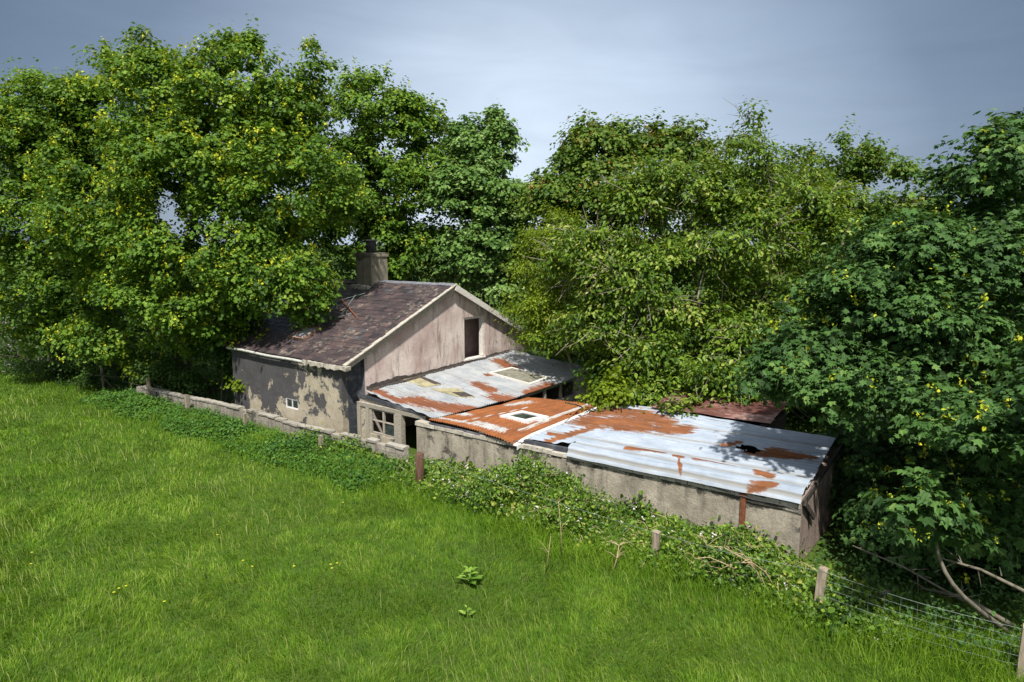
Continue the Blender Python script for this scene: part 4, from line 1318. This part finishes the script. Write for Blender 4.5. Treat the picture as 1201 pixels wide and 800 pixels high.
make_tree('sycamore', 'tall deep green sycamore behind the cottage chimney', (-7.5, 42.5),
          [(430, 130, 42, 62, 45, 3.2), (408, 98, 42, 20, 22, 1), (438, 105, 42, 18, 18, 1), (492, 145, 42, 34, 32, 2), (512, 126, 42, 12, 14, .7), (455, 210, 41, 75, 62, 3.4), (480, 290, 41, 70, 45, 3), (420, 290, 41, 60, 60, 2.5), (390, 180, 42, 50, 60, 2.5), (350, 270, 41, 60, 50, 2), (520, 240, 41.5, 36, 40, 2), (470, 160, 42, 50, 50, 2.4), (500, 200, 42, 44, 44, 2), (520, 300, 41, 50, 40, 2), (460, 250, 42, 70, 60, 2), (400, 210, 42, 60, 60, 2), (490, 268, 41, 46, 28, 1.6), (430, 265, 41, 50, 28, 1.6), (375, 250, 41, 50, 46, 1.8)],
          66000, .2, 'lobed', M['syc'], M['bark'], rc=.65, per=70, flowers=(Y3, 900, .14, 'blossom'), rtrunk=.34)
make_tree('sycamore', 'narrow twin topped sycamore with pale leaf undersides behind the cottage ridge', (-1.6, 41.5),
          [(553, 170, 41, 30, 32, 1.7), (540, 152, 41, 10, 12, .6), (582, 172, 41, 26, 34, 1.6), (580, 142, 41, 10, 14, .6), (585, 225, 40, 32, 36, 2), (548, 235, 40, 46, 48, 2.6), (565, 295, 39.5, 62, 45, 2.6), (560, 200, 41, 40, 44, 1.6), (570, 250, 40, 50, 44, 1.8), (600, 330, 38.5, 30, 30, 1.6)],
          52000, .215, 'lobed', M['syc_pale'], M['bark'], rc=.55, per=60, flowers=(Y3, 60, .10, 'blossom'), rtrunk=.3)
make_tree('sycamore', 'russet seeded sycamore behind the cherry at the sky gap', (5.2, 39),
          [(700, 172, 38, 42, 26, 1.8), (745, 166, 38, 44, 22, 1.8), (672, 188, 38, 22, 20, 1.2), (800, 175, 38, 40, 28, 1.8), (720, 230, 37, 80, 50, 2.6), (650, 235, 37, 36, 40, 2)],
          36000, .2, 'lobed', M['rust_leaf'], M['bark'], rc=.75, per=100, flowers=(M['samara'], 420, .11, 'samara'), rtrunk=.3)
make_tree('ash_tree', 'loose topped green tree rising behind the right of the cherry', (17.5, 35),
          [(985, 200, 34, 40, 34, 2), (1035, 205, 34, 34, 30, 1.8), (940, 200, 35, 34, 30, 1.6), (1010, 270, 33, 70, 60, 3), (985, 168, 34, 12, 16, .6), (1020, 172, 34, 10, 14, .6), (1060, 250, 34, 40, 40, 2), (870, 235, 34, 70, 50, 2.4), (900, 300, 34, 80, 50, 2.4)],
          36000, .2, 'simple', M['rust_leaf'], M['bark_pale'], rc=.65, per=70, rtrunk=.25, bare=.25, shoots=.6)
make_tree('cherry_tree', 'wide cherry tree with drooping yellow green leaves and pale branches over the shed', (7.6, 27.6),
          [(882, 152, 28, 12, 26, .6), (868, 190, 28, 42, 34, 1.8), (800, 220, 28, 60, 44, 2.2), (930, 225, 28, 60, 46, 2.4), (735, 255, 28, 66, 48, 2.2), (860, 285, 27, 90, 60, 2.6), (690, 300, 28, 50, 44, 1.8),
           (760, 330, 26.5, 80, 56, 2.2), (960, 320, 26, 70, 70, 2.4), (860, 375, 25.5, 90, 52, 2.0), (815, 372, 25.2, 50, 40, 1.0), (712, 382, 26.5, 62, 40, 1.6), (800, 420, 24.5, 80, 36, 1.3), (652, 402, 28.5, 30, 18, .7), (740, 445, 24.5, 46, 24, .8),
           (830, 458, 22.2, 40, 26, .6), (775, 462, 23.0, 50, 26, .7), (850, 448, 22.0, 40, 26, .7), (856, 472, 21.4, 38, 14, .4), (900, 445, 22.0, 46, 30, .8), (810, 480, 21.2, 44, 16, .4), (930, 420, 24, 50, 46, 1.4)],
          84000, .20, 'lance', M['cherry'], M['bark_pale'], rc=.5, per=42, droop=.5, upw=.75, rtrunk=.24, bare=.95, stems=3, limb=1.5, carve=.5, shoots=.35, tint_amp=.42)
make_tree('willow_shrub', 'bright lime green shrub between the pink gable and the cherry', (2.9, 30.6),
          [(640, 310, 31, 42, 42, 1.5), (625, 355, 30, 36, 40, 1.4), (660, 365, 30, 44, 46, 1.5), (632, 395, 29.5, 24, 24, .9), (650, 270, 32, 34, 30, 1.3), (668, 400, 31.5, 34, 20, 1.0)],
          24000, .14, 'lance', M['lime'], M['bark_pale'], 'shrub', rc=.6, per=90, rtrunk=.08, stems=1, upw=.7)
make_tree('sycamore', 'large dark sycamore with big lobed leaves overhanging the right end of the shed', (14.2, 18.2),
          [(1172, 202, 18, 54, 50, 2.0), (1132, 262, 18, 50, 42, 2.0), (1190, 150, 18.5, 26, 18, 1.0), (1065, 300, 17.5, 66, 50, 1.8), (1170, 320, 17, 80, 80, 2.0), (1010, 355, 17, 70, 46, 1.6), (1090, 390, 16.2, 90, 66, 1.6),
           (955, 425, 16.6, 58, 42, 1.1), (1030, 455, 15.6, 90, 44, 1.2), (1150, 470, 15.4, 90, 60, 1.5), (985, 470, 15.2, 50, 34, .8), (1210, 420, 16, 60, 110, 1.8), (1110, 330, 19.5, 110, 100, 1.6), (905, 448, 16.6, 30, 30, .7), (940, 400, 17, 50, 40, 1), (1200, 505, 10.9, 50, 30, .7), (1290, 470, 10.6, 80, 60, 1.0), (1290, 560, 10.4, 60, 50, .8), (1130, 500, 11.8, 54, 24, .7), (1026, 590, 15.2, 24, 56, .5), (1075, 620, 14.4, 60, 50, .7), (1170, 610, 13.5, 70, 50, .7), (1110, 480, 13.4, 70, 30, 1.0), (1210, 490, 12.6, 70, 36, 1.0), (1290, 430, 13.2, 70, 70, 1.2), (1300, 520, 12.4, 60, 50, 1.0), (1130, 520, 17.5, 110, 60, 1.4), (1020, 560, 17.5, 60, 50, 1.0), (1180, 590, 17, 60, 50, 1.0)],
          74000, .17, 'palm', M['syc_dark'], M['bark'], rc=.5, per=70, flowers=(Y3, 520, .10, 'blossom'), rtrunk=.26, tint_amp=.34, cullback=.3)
make_tree('sycamore_sapling', 'young sycamore with large lobed leaves on pale leaning stems beyond the wire fence', gp(1188, 745),
          [(1095, 590, 11.6, 50, 30, .45), (1060, 610, 11.5, 26, 20, .3), (1130, 620, 11.6, 44, 28, .4), (1090, 560, 11.8, 20, 12, .25)],
          430, .21, 'palm', M['syc_dark'], M['bark'], 'sapling', trunk=[gp(1188, 745), at(1130, 700, 11.4), at(1102, 655, 11.5), at(1095, 600, 11.6)], rc=.28, per=14, flowers=(Y3, 26, .05, 'blossom'), rtrunk=.055, upw=1.0)

# fallen limb in the shade
for lab, pp, r0 in (('pale bare branch leaning out of the shade toward the sapling', [(1215, 700, 11.0), (1150, 668, 11.4), (1105, 655, 11.7)], .035),
                    ('thin bare branch slanting through the shade right of the shed', [(1130, 705, 12.6), (1060, 665, 13.0), (1000, 640, 13.6)], .025),
                    ('grey dead limb lying under the dark sycamore', [(1190, 735, 12.0), (1130, 700, 12.4), (1080, 690, 13.4)], .05)):
    pts = [at(*q) for q in pp]
    b_ = empty('bare_branch', pts[0]); tag(b_, lab, 'branch', 'bare branches in the shade on the right')
    mb = MB(pts[0]); mb.tube(pts, list(np.linspace(r0, r0 * .5, 3)), 7); mb.build('limb', M['bark'], b_, True)
    for i in range(7):
        mb = MB(pts[0]); q = pts[1] + (pts[2] - pts[1]) * random.uniform(-.6, 1); e = q + rng.normal(size=3) * np.array((.25, .2, .22))
        mb.tube([q, e], [.012, .004], 4); mb.build('twig', M['bark'], b_)

# shrubs and hedge plants
SH = [
    ('hawthorn', 'hawthorn bush with cream blossom at the left edge of the field', (-27.5, 40.5), [(12, 395, 39, 45, 30, 1.6), (30, 425, 39, 40, 22, 1.2), (-20, 400, 39, 40, 40, 1.6)], 9000, .10, 'simple', 'shrub', (M['white_bloom'], 500, .07, 'blossom')),
    ('elder_bush', 'dark elder bush under the forked trunk on the left', (-21.5, 37.5), [(95, 415, 37, 50, 26, 1.5), (60, 440, 37, 40, 20, 1)], 6000, .13, 'simple', 'shrub', None),
    ('elder_bush', 'dark bush behind the leaning pale post', (-18.5, 36), [(145, 410, 36, 50, 36, 1.8), (130, 445, 35, 36, 18, 1)], 7000, .13, 'simple', 'shrub', None),
    ('sycamore_sapling', 'yellow green sapling clump behind the left end of the block wall', gp(152, 462), [(152, 436, 33.2, 26, 22, .8), (175, 425, 33.2, 18, 16, .6)], 2600, .16, 'wide', 'lime', None),
    ('elder_bush', 'shady bush around the foot of the big sycamore', (-15, 33.5), [(205, 430, 33, 48, 30, 1.4), (245, 440, 32, 36, 26, 1.2)], 6000, .13, 'simple', 'shrub', None),
    ('sycamore_sapling', 'yellow green sapling against the dark end of the cottage wall', gp(283, 478), [(282, 456, 29.8, 16, 20, .5), (296, 448, 29.8, 10, 14, .4)], 1300, .15, 'wide', 'lime', None),
    ('ivy_bush', 'dark ivy mass hanging at the left end of the cottage', (-13.6, 31.2), [(262, 425, 30.8, 30, 40, 1.0), (276, 380, 30.6, 26, 24, .7)], 6000, .12, 'wide', 'shrub', None),
    ('hazel_bush', 'broad green bush behind the lean-to at the cherry foot', (3.6, 27.5), [(715, 440, 27, 36, 34, 1.3), (770, 440, 26, 50, 30, 1.3)], 6000, .13, 'wide', 'syc', None),
    ('hazel_bush', 'low leafy bush by the pink corner of the lean-to', gp(716, 505), [(716, 462, 22.6, 22, 18, .5)], 1500, .14, 'wide', 'lime', None),
    ('elder_bush', 'dark bush at the far right beneath the sycamore', (12.8, 15.5), [(1150, 640, 15, 70, 50, 1.2), (1060, 640, 16, 50, 40, 1.0), (1210, 640, 14.5, 50, 60, 1)], 6000, .13, 'palm', 'syc_dark', None),
    ('elder_bush', 'dark bush filling the gap past the end of the shed', (9.4, 19.5), [(985, 560, 18.5, 40, 60, 1.0), (1060, 580, 18.5, 60, 60, 1.2)], 5000, .14, 'palm', 'syc_dark', None),
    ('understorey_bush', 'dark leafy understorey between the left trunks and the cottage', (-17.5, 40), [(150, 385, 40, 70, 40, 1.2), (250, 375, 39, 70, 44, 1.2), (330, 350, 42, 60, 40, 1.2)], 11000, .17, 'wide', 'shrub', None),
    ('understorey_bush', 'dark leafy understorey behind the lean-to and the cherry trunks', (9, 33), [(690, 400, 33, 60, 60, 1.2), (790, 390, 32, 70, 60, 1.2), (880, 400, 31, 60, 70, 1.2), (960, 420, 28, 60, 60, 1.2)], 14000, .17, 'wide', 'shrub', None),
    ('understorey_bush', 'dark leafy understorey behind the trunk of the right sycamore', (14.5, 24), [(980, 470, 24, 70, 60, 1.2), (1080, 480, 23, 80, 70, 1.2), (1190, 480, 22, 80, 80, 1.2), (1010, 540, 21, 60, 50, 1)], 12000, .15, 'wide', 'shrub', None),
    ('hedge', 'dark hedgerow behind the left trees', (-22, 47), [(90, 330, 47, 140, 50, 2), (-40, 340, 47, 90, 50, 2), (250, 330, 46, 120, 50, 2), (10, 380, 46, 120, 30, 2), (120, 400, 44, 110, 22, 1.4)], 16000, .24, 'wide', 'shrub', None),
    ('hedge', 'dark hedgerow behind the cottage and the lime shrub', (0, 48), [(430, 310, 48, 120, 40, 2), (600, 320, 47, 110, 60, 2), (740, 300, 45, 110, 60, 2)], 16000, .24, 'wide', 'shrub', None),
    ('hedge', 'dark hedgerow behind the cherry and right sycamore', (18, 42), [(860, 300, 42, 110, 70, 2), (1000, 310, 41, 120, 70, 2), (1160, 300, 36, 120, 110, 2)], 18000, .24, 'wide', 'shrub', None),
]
for (nm, lab, b_, L, n_, sz, shp, mt, fl) in SH:
    make_tree(nm, lab, b_, L, n_, sz, shp, M[mt], M['bark'], 'hedge' if nm == 'hedge' else 'bush', rc=.5 if nm != 'hedge' else 1.0, per=60 if nm != 'hedge' else 90, rtrunk=.06, stems=3, flowers=fl)

# pierced concrete screen block lying in the shade
bp = gp(1034, 716)
sb_ = empty('screen_block', bp, .5); tag(sb_, 'pierced grey concrete screen block standing in the shade beyond the fence', 'block')
mb = MB()
for a, b, c, e in ((-.2, .2, 0, .05), (-.2, .2, .35, .4), (-.2, -.15, .05, .35), (.15, .2, .05, .35)): mb.box(a, b, -.05, .05, c, e)
mb.beam((-.15, 0, .05), (.15, 0, .35), .08, .03, (0, 1, 0)); mb.beam((-.15, 0, .35), (.15, 0, .05), .08, .03, (0, 1, 0))
mb.build('block', M['block'], sb_)

# ================================================================== LIGHT, SKY, CAMERA
EL, AZ = R(57), R(183)       # behind the camera
L = Vector((math.cos(EL) * math.sin(AZ), math.cos(EL) * math.cos(AZ), math.sin(EL)))
ld = bpy.data.lights.new('sun', 'SUN'); ld.energy = 5.0; ld.angle = R(1.8); ld.color = (1, .95, .87)
lo_ = bpy.data.objects.new('sun', ld); COL.objects.link(lo_); lo_.rotation_euler = L.to_track_quat('Z', 'Y').to_euler()

w = bpy.data.worlds.new('World'); scene.world = w; w.use_nodes = True
nt = w.node_tree; nt.nodes.clear()
nn = lambda t, **k: (lambda x: [setattr(x, a, b) for a, b in k.items()] and x or x)(nt.nodes.new(t))
sky = nn('ShaderNodeTexSky', sky_type='NISHITA', sun_disc=False, sun_elevation=EL, sun_rotation=AZ)
tc = nn('ShaderNodeTexCoord')
# thin grey-blue cloud cover: brighter low down ahead, darker to the sides; added fill brightens it behind and overhead
dp = nn('ShaderNodeVectorMath', operation='DOT_PRODUCT'); nt.links.new(tc.outputs['Generated'], dp.inputs[0]); dp.inputs[1].default_value = Vector((.02, .999, .035)).normalized()
mpn = nn('ShaderNodeMapping'); nt.links.new(tc.outputs['Generated'], mpn.inputs['Vector']); mpn.inputs['Scale'].default_value = (1, 1, 2.6)
nz = nn('ShaderNodeTexNoise'); nt.links.new(mpn.outputs[0], nz.inputs['Vector']); nz.inputs['Scale'].default_value = 2.1; nz.inputs['Detail'].default_value = 5; nz.inputs['Roughness'].default_value = .5
ad = nn('ShaderNodeMath', operation='MULTIPLY_ADD'); nt.links.new(nz.outputs['Fac'], ad.inputs[0]); ad.inputs[1].default_value = .05; nt.links.new(dp.outputs['Value'], ad.inputs[2])
sb2 = nn('ShaderNodeMath', operation='SUBTRACT'); nt.links.new(ad.outputs[0], sb2.inputs[0]); sb2.inputs[1].default_value = .027
rp = nn('ShaderNodeValToRGB'); nt.links.new(sb2.outputs[0], rp.inputs[0])
els = rp.color_ramp.elements
els.new(.5); els.new(.5); els.new(.5); els.new(.5)
half = nn('ShaderNodeMath', operation='MULTIPLY_ADD'); nt.links.new(sb2.outputs[0], half.inputs[0]); half.inputs[1].default_value = .5; half.inputs[2].default_value = .5; nt.links.new(half.outputs[0], rp.inputs[0])
for e, (p, c) in zip(els, [(.55, (4.0, 4.3, 4.8)), (.72, (2.3, 2.7, 3.3)), (.87, (.85, 1.2, 1.8)), (.93, (1.45, 1.92, 2.7)), (.972, (2.95, 3.65, 4.65)), (.996, (5.2, 6.0, 7.1))]):
    e.position = p; e.color = (*[x / 10 for x in c], 1)
sc10 = nn('ShaderNodeVectorMath', operation='SCALE'); nt.links.new(rp.outputs[0], sc10.inputs[0]); sc10.inputs['Scale'].default_value = 10
mp2 = nn('ShaderNodeMapping'); nt.links.new(tc.outputs['Generated'], mp2.inputs['Vector']); mp2.inputs['Scale'].default_value = (1.2, 1, 5.5); mp2.inputs['Rotation'].default_value = (0, .25, 0)
nz2 = nn('ShaderNodeTexNoise'); nt.links.new(mp2.outputs[0], nz2.inputs['Vector']); nz2.inputs['Scale'].default_value = 2.6; nz2.inputs['Detail'].default_value = 7; nz2.inputs['Roughness'].default_value = .58; nz2.inputs['Distortion'].default_value = .6
ml2 = nn('ShaderNodeMath', operation='MULTIPLY_ADD'); nt.links.new(nz2.outputs['Fac'], ml2.inputs[0]); ml2.inputs[1].default_value = 4.5; ml2.inputs[2].default_value = 7.75
nt.links.new(ml2.outputs[0], sc10.inputs['Scale'])
mx = nn('ShaderNodeMix', data_type='RGBA'); mx.inputs['Factor'].default_value = .88
nt.links.new(sky.outputs[0], mx.inputs[6]); nt.links.new(sc10.outputs[0], mx.inputs[7])
bg = nn('ShaderNodeBackground'); bg.inputs['Strength'].default_value = .1; nt.links.new(mx.outputs[2], bg.inputs['Color'])
wo_ = nn('ShaderNodeOutputWorld'); nt.links.new(bg.outputs[0], wo_.inputs['Surface'])

cd = bpy.data.cameras.new('camera'); cd.sensor_width = 36; cd.lens = F / 1201 * 36; cd.clip_end = 6000; cd.clip_start = .1
cam = bpy.data.objects.new('camera', cd); COL.objects.link(cam); cam.location = (0, 0, H); cam.rotation_euler = (R(90) - PITCH, 0, 0)
scene.camera = cam

scene.render.engine = 'CYCLES'
cy = scene.cycles
cy.max_bounces = 6; cy.diffuse_bounces = 3; cy.glossy_bounces = 2; cy.transmission_bounces = 3; cy.transparent_max_bounces = 4
cy.use_denoising = True
try: cy.denoiser = 'OPENIMAGEDENOISE'
except Exception: pass
cy.sample_clamp_indirect = 4
vs = scene.view_settings
vs.view_transform = 'Standard'; vs.look = 'None'; vs.gamma = 1; vs.use_curve_mapping = False; vs.exposure = .52
